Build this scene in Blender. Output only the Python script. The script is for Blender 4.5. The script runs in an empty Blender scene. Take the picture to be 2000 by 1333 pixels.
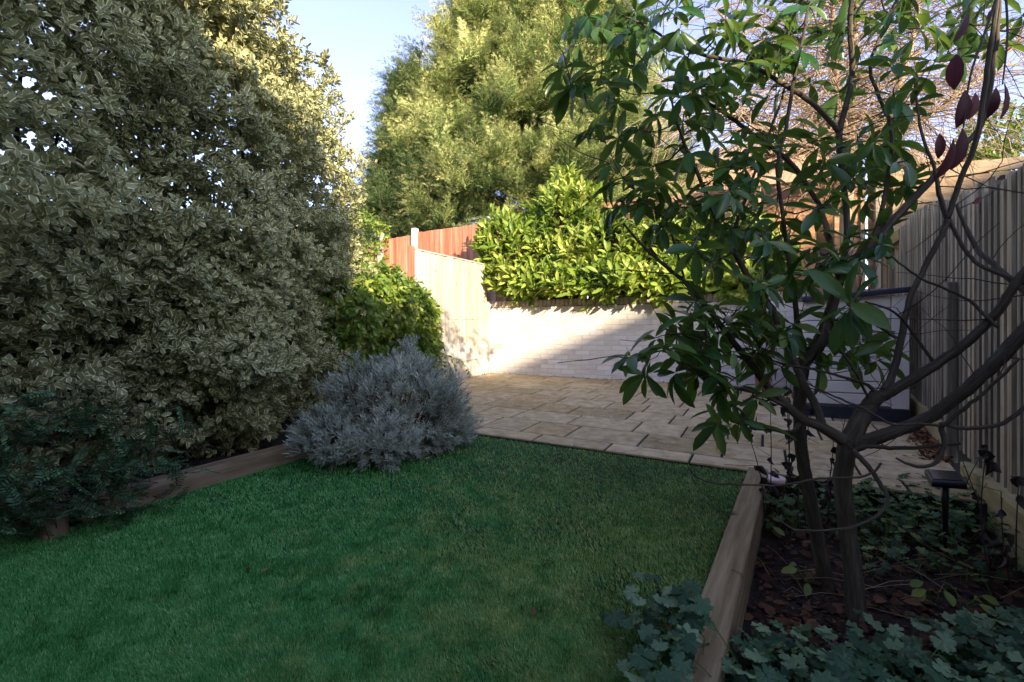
import bpy, math, random
import numpy as np
from mathutils import Vector, Matrix, noise as mnoise

random.seed(7)
RNG = np.random.default_rng(7)
SC = bpy.context.scene
COL = SC.collection
F = 930.0
CZ = 0.98


def V(*a):
    return Vector(a)


def P(u, v, Y):
    return Vector(((u - 1000) / F * Y, Y, CZ - (v - 660) / F * Y))


def zg(x, y):
    return 0.048 * y


D = Vector((0.468, 0.884, 0)).normalized()      # down the garden
R = Vector((0.884, -0.468, 0)).normalized()     # across the garden
UP = Vector((0, 0, 1))


def PQ(p, q, z=0.0):
    v = R * p + D * q
    return Vector((v.x, v.y, z))


# ------------------------------------------------------------------ tagging
def tag(o, label=None, cat=None, group=None, kind=None):
    if label: o['label'] = label
    if cat: o['category'] = cat
    if group: o['group'] = group
    if kind: o['kind'] = kind
    return o


def thing(name, label, cat, loc=(0, 0, 0), group=None):
    o = bpy.data.objects.new(name, None)
    COL.objects.link(o)
    o.location = loc
    o.empty_display_size = 0.1
    return tag(o, label, cat, group)


def link(name, me, parent=None):
    o = bpy.data.objects.new(name, me)
    COL.objects.link(o)
    if parent is not None:
        o.parent = parent
        o.matrix_parent_inverse = Matrix.Translation(-parent.location)
    return o


# ------------------------------------------------------------------ mesh builder
class MB:
    def __init__(s):
        s.v = []; s.f = []; s.tc = []; s.r = []

    def box(s, o, a, b, c, rnd=None, taper=None):
        """corner o, edge vectors a (grain), b, c"""
        o = Vector(o); a = Vector(a); b = Vector(b); c = Vector(c)
        if a.cross(b).dot(c) < 0:
            o = o + b; b = -b
        n = len(s.v)
        rr = random.random() if rnd is None else rnd
        off = (random.uniform(0, 30), random.uniform(0, 30), random.uniform(0, 30))
        for k in range(2):
            for j in range(2):
                for i in range(2):
                    s.v.append(o + a * i + b * j + c * k)
                    s.tc.append((i * a.length + off[0], j * b.length + off[1], k * c.length + off[2]))
        for q in ((0, 2, 3, 1), (4, 5, 7, 6), (0, 1, 5, 4), (2, 6, 7, 3), (0, 4, 6, 2), (1, 3, 7, 5)):
            s.f.append([n + i for i in q]); s.r.append(rr)

    def poly(s, pts, rnd=0.5):
        n = len(s.v)
        for p in pts:
            s.v.append(Vector(p)); s.tc.append(tuple(p))
        s.f.append(list(range(n, n + len(pts)))); s.r.append(rnd)

    def tube(s, pts, rad, sides=8, rnd=None, cap=True):
        pts = [Vector(p) for p in pts]
        if len(pts) < 2: return
        rr = random.random() if rnd is None else rnd
        n0 = len(s.v)
        t0 = (pts[1] - pts[0]).normalized()
        up = Vector((0, 0, 1)) if abs(t0.z) < 0.9 else Vector((1, 0, 0))
        x = t0.cross(up).normalized()
        ln = random.uniform(0, 20)
        for i, p in enumerate(pts):
            t = (pts[min(i + 1, len(pts) - 1)] - pts[max(i - 1, 0)])
            if t.length < 1e-9: t = t0
            t.normalize()
            x = (x - t * x.dot(t))
            if x.length < 1e-6: x = t.orthogonal()
            x.normalize()
            y = t.cross(x)
            if i: ln += (p - pts[i - 1]).length
            r = rad[i] if hasattr(rad, '__len__') else rad
            for k in range(sides):
                a = 2 * math.pi * k / sides
                s.v.append(p + (x * math.cos(a) + y * math.sin(a)) * r)
                s.tc.append((ln, math.cos(a) * .05 + ln * .01, math.sin(a) * .05))
        for i in range(len(pts) - 1):
            for k in range(sides):
                a = n0 + i * sides + k; b = n0 + i * sides + (k + 1) % sides
                s.f.append([a, b, b + sides, a + sides]); s.r.append(rr)
        if cap and sides > 3:
            s.f.append([n0 + k for k in reversed(range(sides))]); s.r.append(rr)
            m = n0 + (len(pts) - 1) * sides
            s.f.append([m + k for k in range(sides)]); s.r.append(rr)

    def lathe(s, c, prof, sides=24, rnd=0.5):
        c = Vector(c); n0 = len(s.v)
        for (r, z) in prof:
            for k in range(sides):
                a = 2 * math.pi * k / sides
                s.v.append(c + Vector((r * math.cos(a), r * math.sin(a), z)))
                s.tc.append((r * math.cos(a), r * math.sin(a), z))
        for i in range(len(prof) - 1):
            for k in range(sides):
                a = n0 + i * sides + k; b = n0 + i * sides + (k + 1) % sides
                s.f.append([a, b, b + sides, a + sides]); s.r.append(rnd)

    def build(s, name, mat, parent=None, smooth=False, bevel=0):
        me = bpy.data.meshes.new(name)
        me.from_pydata([tuple(v) for v in s.v], [], s.f)
        a = me.attributes.new('tc', 'FLOAT_VECTOR', 'POINT')
        a.data.foreach_set('vector', np.array(s.tc, dtype=np.float32).ravel())
        a = me.attributes.new('rnd', 'FLOAT', 'FACE')
        a.data.foreach_set('value', np.array(s.r, dtype=np.float32))
        me.materials.append(mat)
        if smooth:
            me.polygons.foreach_set('use_smooth', [True] * len(me.polygons))
        me.update()
        o = link(name, me, parent)
        if bevel:
            m = o.modifiers.new('bevel', 'BEVEL'); m.width = bevel; m.segments = 2; m.limit_method = 'ANGLE'
        return o


# ------------------------------------------------------------------ numpy leaves
def tpl_leaf(stations, curve=-.15, fold=.12):
    """stations: list of (x, halfwidth 0..1)"""
    vs = [(0, 0, 0, 0)]
    for x, w in stations:
        z = curve * x * x
        vs += [(x, -w, z + fold * w * .3, -1), (x, 0, z, 0), (x, w, z + fold * w * .3, 1)]
    vs.append((1, 0, curve, 0))
    n = len(stations)
    fs = [(0, 1, 2), (0, 2, 3)]
    for i in range(n - 1):
        a = 1 + 3 * i; b = a + 3
        fs += [(a, b, b + 1, a + 1), (a + 1, b + 1, b + 2, a + 2)]
    a = 1 + 3 * (n - 1); t = 1 + 3 * n
    fs += [(a, t, a + 1), (a + 1, t, a + 2)]
    return np.array(vs, dtype=np.float64), fs


T_OVAL = tpl_leaf([(.28, .85), (.68, .95)], -.12, .15)
T_LONG = tpl_leaf([(.2, .55), (.45, .95), (.7, .95), (.88, .55)], -.22, .25)
T_NEEDLE = (np.array([(0, -.5, 0, -1), (0, .5, 0, 1), (.6, .8, -.03, 1), (1, 0, -.1, 0), (.6, -.8, -.03, -1)], dtype=float), [(0, 1, 2, 3, 4)])
T_SPRAY = (np.array([(0, -.12, 0, 0), (0, .12, 0, 0), (1, 0, -.12, 1), (.15, .1, 0, .3), (.3, .0, 0, .3), (.62, 1.0, .04, 1), (.15, -.1, 0, .3), (.66, -.95, -.05, 1), (.42, .15, 0, .5), (.55, -.02, 0, .5), (.92, .8, -.04, 1), (.9, -.75, .03, 1)], dtype=float),
           [(0, 1, 2), (3, 4, 5), (6, 4, 7), (8, 9, 10), (8, 9, 11)])


def geranium_tpl():
    vs = [(0.0, 0, 0, 0)]
    nl = 7
    outl = []
    for i in range(nl):
        base = -150 + 300 * i / (nl - 1)
        for da, r in ((-22, .70), (-14, .90), (-6, .86), (0, .98), (7, .86), (14, .89)):
            outl.append((base + da * .95, r))
    for a, r in outl:
        t = math.radians(a)
        vs.append((r * math.cos(t), r * math.sin(t), .13 * math.cos(3.5 * t * 2) - .20 * r * r, r))
    m = len(outl)
    fs = [(0, i, i + 1) for i in range(1, m)]
    return np.array(vs, dtype=float), fs


T_GER = geranium_tpl()


def unit(a):
    n = np.linalg.norm(a, axis=-1, keepdims=True)
    return a / np.maximum(n, 1e-9)


def leaves(name, mat, pos, ax, nr, L, W, tpl, parent=None, rnd=None, smooth=True):
    tv, tf = tpl
    N = len(pos)
    ax = unit(ax); side = unit(np.cross(nr, ax)); n2 = np.cross(ax, side)
    L = np.broadcast_to(np.asarray(L, float), (N,)); W = np.broadcast_to(np.asarray(W, float), (N,))
    co = (pos[:, None, :] + tv[None, :, 0, None] * (L[:, None, None] * ax[:, None, :])
          + tv[None, :, 1, None] * (W[:, None, None] * side[:, None, :])
          + tv[None, :, 2, None] * (L[:, None, None] * n2[:, None, :]))
    nv = len(tv)
    if rnd is None: rnd = RNG.random(N)
    at = np.empty((N, nv, 3), np.float32)
    at[:, :, 0] = tv[None, :, 0]; at[:, :, 1] = tv[None, :, 3]; at[:, :, 2] = rnd[:, None]
    tot = np.array([len(f) for f in tf]); flat = np.array([i for f in tf for i in f])
    li = (flat[None, :] + (np.arange(N) * nv)[:, None]).ravel()
    totals = np.tile(tot, N)
    starts = np.concatenate([[0], np.cumsum(totals)[:-1]])
    me = bpy.data.meshes.new(name)
    me.vertices.add(N * nv); me.vertices.foreach_set('co', co.astype(np.float32).ravel())
    me.loops.add(len(li)); me.loops.foreach_set('vertex_index', li.astype(np.int32))
    me.polygons.add(len(totals))
    me.polygons.foreach_set('loop_start', starts.astype(np.int32))
    me.polygons.foreach_set('loop_total', totals.astype(np.int32))
    if smooth: me.polygons.foreach_set('use_smooth', np.ones(len(totals), bool))
    a = me.attributes.new('leaf', 'FLOAT_VECTOR', 'POINT'); a.data.foreach_set('vector', at.ravel())
    me.materials.append(mat)
    me.update(calc_edges=True)
    me.validate()
    return link(name, me, parent)


def vnoise(p, scale, seed=0):
    """cheap smooth pseudo-noise by sines, in -1..1"""
    q = p * scale + seed
    return (np.sin(q[:, 0] * 1.7 + np.sin(q[:, 1] * 1.3 + seed)) + np.sin(q[:, 1] * 1.9 + np.sin(q[:, 2] * 1.5)) + np.sin(q[:, 2] * 2.1 + np.sin(q[:, 0] * 1.1 + 2))) / 3


def randdir(n):
    return unit(RNG.normal(size=(n, 3)))


# ------------------------------------------------------------------ materials
def newmat(name):
    m = bpy.data.materials.new(name); m.use_nodes = True
    nt = m.node_tree; nt.nodes.clear()
    out = nt.nodes.new('ShaderNodeOutputMaterial')
    return m, nt, out


def nd(nt, t, **kw):
    n = nt.nodes.new(t)
    for k, v in kw.items():
        if k in n.inputs: n.inputs[k].default_value = v
        else: setattr(n, k, v)
    return n


def ramp(nt, fac, stops):
    r = nt.nodes.new('ShaderNodeValToRGB')
    el = r.color_ramp.elements
    while len(el) < len(stops): el.new(0.5)
    for e, (p, c) in zip(el, stops):
        e.position = p; e.color = (*c, 1) if len(c) == 3 else c
    nt.links.new(fac, r.inputs['Fac'])
    return r.outputs['Color']


def leafmat(name, dark, mid, light, margin=None, rough=.42, trans=.3, spec=.5, tcol=None, rib=None, back=None):
    m, nt, out = newmat(name)
    at = nd(nt, 'ShaderNodeAttribute', attribute_name='leaf')
    sp = nd(nt, 'ShaderNodeSeparateXYZ'); nt.links.new(at.outputs['Vector'], sp.inputs[0])
    col = ramp(nt, sp.outputs['Z'], [(0, dark), (.5, mid), (1, light)])
    ab = nd(nt, 'ShaderNodeMath', operation='ABSOLUTE'); nt.links.new(sp.outputs['Y'], ab.inputs[0])
    if margin:
        mr = nd(nt, 'ShaderNodeMapRange'); mr.inputs['From Min'].default_value = .62; mr.inputs['From Max'].default_value = .85
        nt.links.new(ab.outputs[0], mr.inputs['Value'])
        mx = nd(nt, 'ShaderNodeMix', data_type='RGBA'); nt.links.new(mr.outputs[0], mx.inputs['Factor'])
        nt.links.new(col, mx.inputs[6]); mx.inputs[7].default_value = (*margin, 1); col = mx.outputs[2]
    if rib:
        mr = nd(nt, 'ShaderNodeMapRange'); mr.inputs['From Min'].default_value = .10; mr.inputs['From Max'].default_value = .02
        nt.links.new(ab.outputs[0], mr.inputs['Value'])
        mx = nd(nt, 'ShaderNodeMix', data_type='RGBA'); nt.links.new(mr.outputs[0], mx.inputs['Factor'])
        nt.links.new(col, mx.inputs[6]); mx.inputs[7].default_value = (*rib, 1); col = mx.outputs[2]
    if back:
        g = nd(nt, 'ShaderNodeNewGeometry')
        mx = nd(nt, 'ShaderNodeMix', data_type='RGBA'); nt.links.new(g.outputs['Backfacing'], mx.inputs['Factor'])
        nt.links.new(col, mx.inputs[6]); mx.inputs[7].default_value = (*back, 1); col = mx.outputs[2]
    b = nd(nt, 'ShaderNodeBsdfPrincipled'); b.inputs['Roughness'].default_value = rough
    b.inputs['Specular IOR Level'].default_value = spec
    nt.links.new(col, b.inputs['Base Color'])
    t = nd(nt, 'ShaderNodeBsdfTranslucent')
    if tcol: t.inputs['Color'].default_value = (*tcol, 1)
    else: nt.links.new(col, t.inputs['Color'])
    ms = nd(nt, 'ShaderNodeMixShader'); ms.inputs[0].default_value = trans
    nt.links.new(b.outputs[0], ms.inputs[1]); nt.links.new(t.outputs[0], ms.inputs[2])
    nt.links.new(ms.outputs[0], out.inputs['Surface'])
    return m


def surf(name, stops, scale=(3, 3, 3), rough=.8, coord='tc', detail=6, bump=.3, bscale=None, rnd=0.0, rndcol=None,
         spots=None, metallic=0, spec=.3, bdist=.003):
    """noise-driven surface; rnd mixes per-piece brightness"""
    m, nt, out = newmat(name)
    if coord == 'tc':
        src = nd(nt, 'ShaderNodeAttribute', attribute_name='tc').outputs['Vector']
    else:
        src = nd(nt, 'ShaderNodeTexCoord').outputs['Object']
    mp = nd(nt, 'ShaderNodeMapping'); mp.inputs['Scale'].default_value = scale
    nt.links.new(src, mp.inputs['Vector'])
    nz = nd(nt, 'ShaderNodeTexNoise'); nz.inputs['Scale'].default_value = 1; nz.inputs['Detail'].default_value = detail
    nz.inputs['Roughness'].default_value = .62
    nt.links.new(mp.outputs[0], nz.inputs['Vector'])
    col = ramp(nt, nz.outputs['Fac'], stops)
    if rndcol:
        at = nd(nt, 'ShaderNodeAttribute', attribute_name='rnd')
        c2 = ramp(nt, at.outputs['Fac'], rndcol)
        mx = nd(nt, 'ShaderNodeMix', data_type='RGBA', blend_type='MULTIPLY'); mx.inputs['Factor'].default_value = 1
        nt.links.new(col, mx.inputs[6]); nt.links.new(c2, mx.inputs[7]); col = mx.outputs[2]
    if spots:
        (sscale, lo, hi, scol) = spots
        n2 = nd(nt, 'ShaderNodeTexNoise'); n2.inputs['Scale'].default_value = sscale; n2.inputs['Detail'].default_value = 5
        nt.links.new(src, n2.inputs['Vector'])
        mr = nd(nt, 'ShaderNodeMapRange'); mr.inputs['From Min'].default_value = lo; mr.inputs['From Max'].default_value = hi
        nt.links.new(n2.outputs['Fac'], mr.inputs['Value'])
        mx = nd(nt, 'ShaderNodeMix', data_type='RGBA'); nt.links.new(mr.outputs[0], mx.inputs['Factor'])
        nt.links.new(col, mx.inputs[6]); mx.inputs[7].default_value = (*scol, 1); col = mx.outputs[2]
    b = nd(nt, 'ShaderNodeBsdfPrincipled'); b.inputs['Roughness'].default_value = rough
    b.inputs['Metallic'].default_value = metallic
    b.inputs['Specular IOR Level'].default_value = spec
    nt.links.new(col, b.inputs['Base Color'])
    if bump:
        bs = bscale or tuple(3 * k for k in scale)
        mp2 = nd(nt, 'ShaderNodeMapping'); mp2.inputs['Scale'].default_value = bs
        nt.links.new(src, mp2.inputs['Vector'])
        n3 = nd(nt, 'ShaderNodeTexNoise'); n3.inputs['Scale'].default_value = 1; n3.inputs['Detail'].default_value = 4
        nt.links.new(mp2.outputs[0], n3.inputs['Vector'])
        bp = nd(nt, 'ShaderNodeBump'); bp.inputs['Strength'].default_value = bump; bp.inputs['Distance'].default_value = bdist
        nt.links.new(n3.outputs['Fac'], bp.inputs['Height']); nt.links.new(bp.outputs[0], b.inputs['Normal'])
    nt.links.new(b.outputs[0], out.inputs['Surface'])
    return m


G3 = lambda a: (a, a, a)
M = {}
M['soil'] = surf('soil', [(.3, (.012, .009, .007)), (.55, (.03, .022, .016)), (.8, (.06, .045, .035))], (18, 18, 18), .95, 'obj', bump=1, bdist=.02)
M['ground'] = surf('ground', [(.3, (.05, .06, .025)), (.7, (.09, .08, .04))], (2, 2, 2), .95, 'obj')
M['turf'] = surf('turf', [(.3, (.006, .03, .012)), (.7, (.015, .055, .022))], (60, 60, 60), .9, 'obj', bump=.5)
M['slab'] = surf('slab', [(.3, (.27, .20, .105)), (.5, (.44, .355, .21)), (.72, (.58, .49, .31))], (10, 10, 10), .75, 'tc', detail=9, bump=.6,
                 bscale=(28, 40, 28), rndcol=[(0, (.70, .66, .55)), (.1, (.84, .76, .60)), (.3, (.93, .90, .83)), (.6, (1, .97, .92)), (.85, (1.03, 1.0, .96)), (1, (1.14, 1.10, 1.04))],
                 spots=(22, .60, .72, (.46, .43, .37)), bdist=.004)
M['joint'] = surf('joint', [(.3, (.015, .013, .01)), (.7, (.03, .027, .022))], (30, 30, 30), .95, 'obj')
M['paintbrick'] = surf('painted_brick', [(.25, (.46, .42, .375)), (.5, (.61, .575, .54)), (.8, (.68, .65, .62))], (1.5, 6, 6), .7, 'tc', bump=.7, bscale=(35, 35, 35),
                       rndcol=[(0, (.93, .91, .88)), (1, (1, 1, 1))], bdist=.004)
M['coping'] = surf('coping_brick', [(.25, (.34, .27, .22)), (.5, (.50, .43, .37)), (.8, (.64, .59, .54))], (8, 8, 8), .8, 'tc', bump=.6,
                   rndcol=[(0, (.75, .68, .62)), (1, (1, 1, 1))])
M['mortar'] = surf('mortar', [(.3, (.38, .35, .32)), (.7, (.60, .57, .54))], (12, 12, 12), .9, 'obj')
M['palewood'] = surf('pale_fence_wood', [(.25, (.30, .255, .195)), (.5, (.48, .435, .36)), (.75, (.60, .56, .49))], (1.2, 22, 22), .8, 'tc', bump=.5, bscale=(3, 90, 90),
                     rndcol=[(0, (.78, .76, .74)), (1, (1.06, 1.05, 1.05))], spots=(9, .70, .74, (.16, .10, .05)))
M['greywood'] = surf('grey_fence_wood', [(.25, (.12, .10, .07)), (.5, (.26, .225, .165)), (.75, (.48, .43, .33))], (1.5, 30, 30), .85, 'tc', bump=.6, bscale=(4, 120, 120),
                     rndcol=[(0, (.5, .5, .5)), (.5, (.95, .95, .93)), (1, (1.45, 1.4, 1.3))])
M['redwood'] = surf('red_fence_wood', [(.25, (.32, .09, .045)), (.5, (.42, .16, .09)), (.75, (.52, .30, .20))], (1.2, 20, 20), .8, 'tc', bump=.5, bscale=(3, 90, 90),
                    rndcol=[(0, (.75, .8, .8)), (.7, (1, 1, 1)), (1, (1.1, 1.4, 1.5))])
M['lapwood'] = surf('brown_lap_wood', [(.25, (.26, .12, .06)), (.5, (.40, .22, .12)), (.75, (.54, .34, .2))], (1.5, 26, 26), .8, 'tc', bump=.6, bscale=(3, 90, 90),
                    rndcol=[(0, (.7, .68, .66)), (1, (1.1, 1.1, 1.1))])
M['plankwood'] = surf('tan_plank_wood', [(.25, (.21, .14, .08)), (.5, (.34, .25, .16)), (.75, (.45, .36, .25))], (1.5, 18, 18), .8, 'tc', bump=.5, bscale=(3, 90, 90),
                      rndcol=[(0, (.8, .76, .72)), (1, (1.08, 1.08, 1.06))])
M['greenwood'] = surf('mossy_timber', [(.25, (.19, .15, .06)), (.5, (.30, .25, .12)), (.75, (.38, .34, .19))], (2, 14, 14), .85, 'tc', bump=.6, bscale=(5, 60, 60),
                      spots=(5, .55, .7, (.12, .13, .05)))
M['shadewood'] = surf('shade_dark_wood', [(.25, (.02, .018, .015)), (.75, (.055, .048, .04))], (1.5, 30, 30), .9, 'tc', bump=.5)  # shade between the front pickets put into a near-black wood colour
M['sleeper'] = surf('weathered_sleeper', [(.25, (.095, .07, .035)), (.5, (.22, .165, .088)), (.75, (.36, .29, .17))], (2.2, 34, 34), .85, 'tc', bump=.8, bscale=(5, 130, 130),
                    spots=(7, .68, .73, (.05, .035, .025)), bdist=.003)
M['darksleeper'] = surf('dark_sleeper', [(.25, (.11, .08, .04)), (.5, (.25, .19, .11)), (.75, (.40, .33, .21))], (2.2, 26, 26), .9, 'tc', bump=.8, bscale=(5, 130, 130))
M['concrete'] = surf('concrete', [(.25, (.42, .39, .33)), (.7, (.58, .55, .49))], (9, 9, 9), .9, 'tc', bump=.5, bscale=(60, 60, 60), spots=(3, .55, .7, (.36, .33, .25)))
M['grooveshade'] = surf('groove_shade', [(.25, (.22, .2, .14)), (.7, (.38, .35, .27))], (9, 9, 9), .9, 'tc', bump=.5, bscale=(60, 60, 60))  # storage box body: shade of the siding grooves put into its darker colour
M['siding'] = surf('cream_siding', [(.3, (.56, .52, .47)), (.7, (.64, .60, .54))], (1.5, 20, 20), .55, 'tc', bump=.35, bscale=(3, 45, 45))
M['darkplastic'] = surf('dark_blue_plastic', [(.3, (.018, .022, .032)), (.7, (.026, .03, .042))], (4, 4, 4), .45, 'tc', bump=.1)
M['black'] = surf('black_plastic', [(.3, (.008, .009, .011)), (.7, (.014, .015, .017))], (6, 6, 6), .3, 'tc', bump=.08, spec=.5)
M['solar'] = surf('solar_glass', [(.3, (.006, .008, .014)), (.7, (.01, .012, .02))], (6, 6, 6), .12, 'tc', bump=0, spec=.8)
M['bark'] = surf('smooth_bark', [(.25, (.025, .02, .012)), (.5, (.065, .054, .036)), (.8, (.16, .14, .10))], (7, 30, 30), .85, 'tc', bump=1.0, bscale=(30, 60, 60), spots=(14, .62, .72, (.05, .04, .03)))
M['darkbark'] = surf('dark_twig_bark', [(.3, (.03, .022, .018)), (.7, (.075, .055, .045))], (8, 30, 30), .75, 'tc', bump=.4)
M['palebark'] = surf('pale_twig_bark', [(.25, (.22, .17, .12)), (.5, (.38, .31, .22)), (.8, (.54, .46, .36))], (6, 30, 30), .8, 'tc', bump=.5,
                     rndcol=[(0, (.5, .42, .36)), (.5, (.9, .8, .7)), (1, (1.1, 1.05, 1.0))])
M['redbark'] = surf('red_cedar_bark', [(.3, (.16, .08, .05)), (.7, (.3, .17, .1))], (6, 30, 30), .9, 'tc', bump=.6)
M['clay'] = surf('terracotta', [(.3, (.22, .09, .06)), (.7, (.32, .14, .09))], (12, 12, 12), .8, 'tc', bump=.3)
M['palepink'] = surf('pale_pink_clay', [(.3, (.62, .46, .42)), (.7, (.75, .58, .54))], (12, 12, 12), .7, 'tc', bump=.2)
M['brick'] = surf('house_brick', [(.3, (.30, .17, .11)), (.7, (.42, .27, .18))], (9, 9, 9), .9, 'obj', bump=.3)
M['render'] = surf('house_render', [(.3, (.62, .54, .42)), (.7, (.7, .62, .5))], (3, 3, 3), .9, 'obj', bump=.2)
M['whitepaint'] = surf('white_paint', [(.3, (.76, .76, .76)), (.7, (.82, .82, .82))], (3, 3, 3), .5, 'tc', bump=0)
M['pane'] = surf('window_glass', [(.3, (.05, .06, .08)), (.7, (.08, .1, .13))], (3, 3, 3), .08, 'tc', bump=0, spec=.8)
M['bluegrey'] = surf('bluegrey_felt', [(.3, (.33, .40, .52)), (.7, (.42, .5, .62))], (5, 5, 5), .7, 'tc', bump=.2)


def tilemat(name, c1, c2):
    m, nt, out = newmat(name)
    src = nd(nt, 'ShaderNodeAttribute', attribute_name='tc').outputs['Vector']
    b = nd(nt, 'ShaderNodeTexBrick')
    b.inputs['Color1'].default_value = (*c1, 1); b.inputs['Color2'].default_value = (*c2, 1)
    b.inputs['Mortar'].default_value = (c1[0] * .4, c1[1] * .4, c1[2] * .4, 1)
    b.inputs['Scale'].default_value = 1; b.inputs['Brick Width'].default_value = .28; b.inputs['Row Height'].default_value = .26
    b.inputs['Mortar Size'].default_value = .02
    nt.links.new(src, b.inputs['Vector'])
    nz = nd(nt, 'ShaderNodeTexNoise'); nz.inputs['Scale'].default_value = 2.5; nz.inputs['Detail'].default_value = 8
    nt.links.new(src, nz.inputs['Vector'])
    mx = nd(nt, 'ShaderNodeMix', data_type='RGBA', blend_type='MULTIPLY'); mx.inputs['Factor'].default_value = .8
    nt.links.new(b.outputs['Color'], mx.inputs[6]); nt.links.new(ramp(nt, nz.outputs['Fac'], [(.3, G3(.6)), (.7, G3(1.15))]), mx.inputs[7])
    p = nd(nt, 'ShaderNodeBsdfPrincipled'); p.inputs['Roughness'].default_value = .85
    nt.links.new(mx.outputs[2], p.inputs['Base Color'])
    bp = nd(nt, 'ShaderNodeBump'); bp.inputs['Distance'].default_value = .03; bp.inputs['Strength'].default_value = .8; bp.invert = True
    nt.links.new(b.outputs['Fac'], bp.inputs['Height']); nt.links.new(bp.outputs[0], p.inputs['Normal'])
    nt.links.new(p.outputs[0], out.inputs['Surface'])
    return m


M['tile'] = tilemat('clay_roof_tile', (.33, .22, .15), (.42, .30, .21))
M['greytile'] = tilemat('brown_roof_tile', (.34, .24, .17), (.42, .31, .23))

M['L_hedge'] = leafmat('variegated_leaf', (.13, .15, .055), (.25, .275, .115), (.43, .44, .20), margin=(.90, .84, .50), rough=.6, spec=.2, trans=.2, back=None)
M['L_dark'] = leafmat('dark_sprig_leaf', (.035, .095, .045), (.07, .17, .075), (.16, .31, .13), rough=.5, spec=.25, trans=.15)
M['L_lav'] = leafmat('silver_lavender_leaf', (.23, .27, .20), (.37, .42, .325), (.54, .58, .47), rough=.8, trans=.12)
M['L_lavdead'] = leafmat('dry_lavender_stem', (.08, .055, .045), (.15, .10, .085), (.24, .17, .15), rough=.9, trans=.1)
M['L_ivy'] = leafmat('honeysuckle_leaf', (.07, .14, .02), (.16, .26, .035), (.38, .40, .07), rough=.4, trans=.35)
M['L_laurel'] = leafmat('laurel_leaf', (.10, .19, .02), (.25, .35, .045), (.52, .55, .13), rough=.35, spec=.3, trans=.35, rib=(.25, .32, .1))
M['L_magnolia'] = leafmat('magnolia_leaf', (.012, .050, .012), (.032, .11, .022), (.13, .20, .035), rough=.28, spec=.35, trans=.3, rib=(.07, .14, .05), back=(.05, .10, .035), tcol=(.17, .29, .035))
M['L_old'] = leafmat('dark_red_leaf', (.055, .009, .012), (.09, .016, .02), (.14, .035, .035), rough=.5, trans=.3, spec=.25, rib=(.06, .02, .02))
M['L_ger'] = leafmat('geranium_leaf', (.018, .06, .024), (.05, .13, .055), (.21, .32, .16), rough=.45, trans=.25, spec=.35)
M['L_gerg'] = leafmat('green_geranium_leaf', (.02, .065, .016), (.045, .12, .03), (.16, .22, .05), rough=.5, trans=.25)
M['L_yellow'] = leafmat('yellow_green_leaf', (.10, .17, .03), (.17, .26, .04), (.3, .33, .05), rough=.5, trans=.3)
M['L_brown'] = leafmat('fallen_leaf', (.035, .018, .011), (.12, .06, .033), (.30, .16, .085), rough=.9, spec=.2, trans=.1)
M['L_black'] = leafmat('withered_leaf', (.018, .013, .01), (.04, .028, .022), (.075, .055, .042), rough=.85, trans=.05)
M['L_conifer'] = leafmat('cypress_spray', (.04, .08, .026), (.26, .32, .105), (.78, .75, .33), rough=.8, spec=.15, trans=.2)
M['L_conifer2'] = leafmat('cypress_spray_shaded', (.03, .07, .026), (.085, .14, .045), (.26, .30, .10), rough=.7, trans=.2)  # shaded side of the cypress put into a darker spray colour
M['L_brownspray'] = leafmat('brown_spray', (.12, .07, .03), (.2, .12, .05), (.28, .18, .08), rough=.9, trans=.2)


def grassmat():
    m, nt, out = newmat('artificial_grass_blade')
    at = nd(nt, 'ShaderNodeAttribute', attribute_name='leaf')
    sp = nd(nt, 'ShaderNodeSeparateXYZ'); nt.links.new(at.outputs['Vector'], sp.inputs[0])
    col = ramp(nt, sp.outputs['Z'], [(0, (.018, .095, .018)), (.45, (.058, .245, .055)), (.8, (.13, .38, .105)), (1, (.32, .54, .22))])
    tco = nd(nt, 'ShaderNodeTexCoord')
    n = nd(nt, 'ShaderNodeTexNoise'); n.inputs['Scale'].default_value = 6.5; n.inputs['Detail'].default_value = 7; n.inputs['Roughness'].default_value = .72
    nt.links.new(tco.outputs['Object'], n.inputs['Vector'])
    # the pale thatch shows in the worn patches on the right of the lawn
    sx = nd(nt, 'ShaderNodeSeparateXYZ'); nt.links.new(tco.outputs['Object'], sx.inputs[0])
    mr = nd(nt, 'ShaderNodeMapRange'); mr.inputs['From Min'].default_value = -1.2; mr.inputs['From Max'].default_value = .5
    mr.inputs['To Min'].default_value = -.13; mr.inputs['To Max'].default_value = .22
    nt.links.new(sx.outputs['X'], mr.inputs['Value'])
    ad = nd(nt, 'ShaderNodeMath', operation='ADD'); nt.links.new(n.outputs['Fac'], ad.inputs[0]); nt.links.new(mr.outputs[0], ad.inputs[1])
    m2 = nd(nt, 'ShaderNodeMapRange'); m2.inputs['From Min'].default_value = .46; m2.inputs['From Max'].default_value = .72; m2.inputs['To Max'].default_value = .62
    nt.links.new(ad.outputs[0], m2.inputs['Value'])
    mx = nd(nt, 'ShaderNodeMix', data_type='RGBA'); nt.links.new(m2.outputs[0], mx.inputs['Factor'])
    nt.links.new(col, mx.inputs[6])
    c2 = ramp(nt, sp.outputs['Z'], [(0, (.06, .14, .025)), (.5, (.26, .35, .085)), (1, (.60, .58, .22))])
    nt.links.new(c2, mx.inputs[7])
    b = nd(nt, 'ShaderNodeBsdfPrincipled'); b.inputs['Roughness'].default_value = .8
    b.inputs['Specular IOR Level'].default_value = .08
    nt.links.new(mx.outputs[2], b.inputs['Base Color']); nt.links.new(b.outputs[0], out.inputs['Surface'])
    return m


M['grass'] = grassmat()

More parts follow.
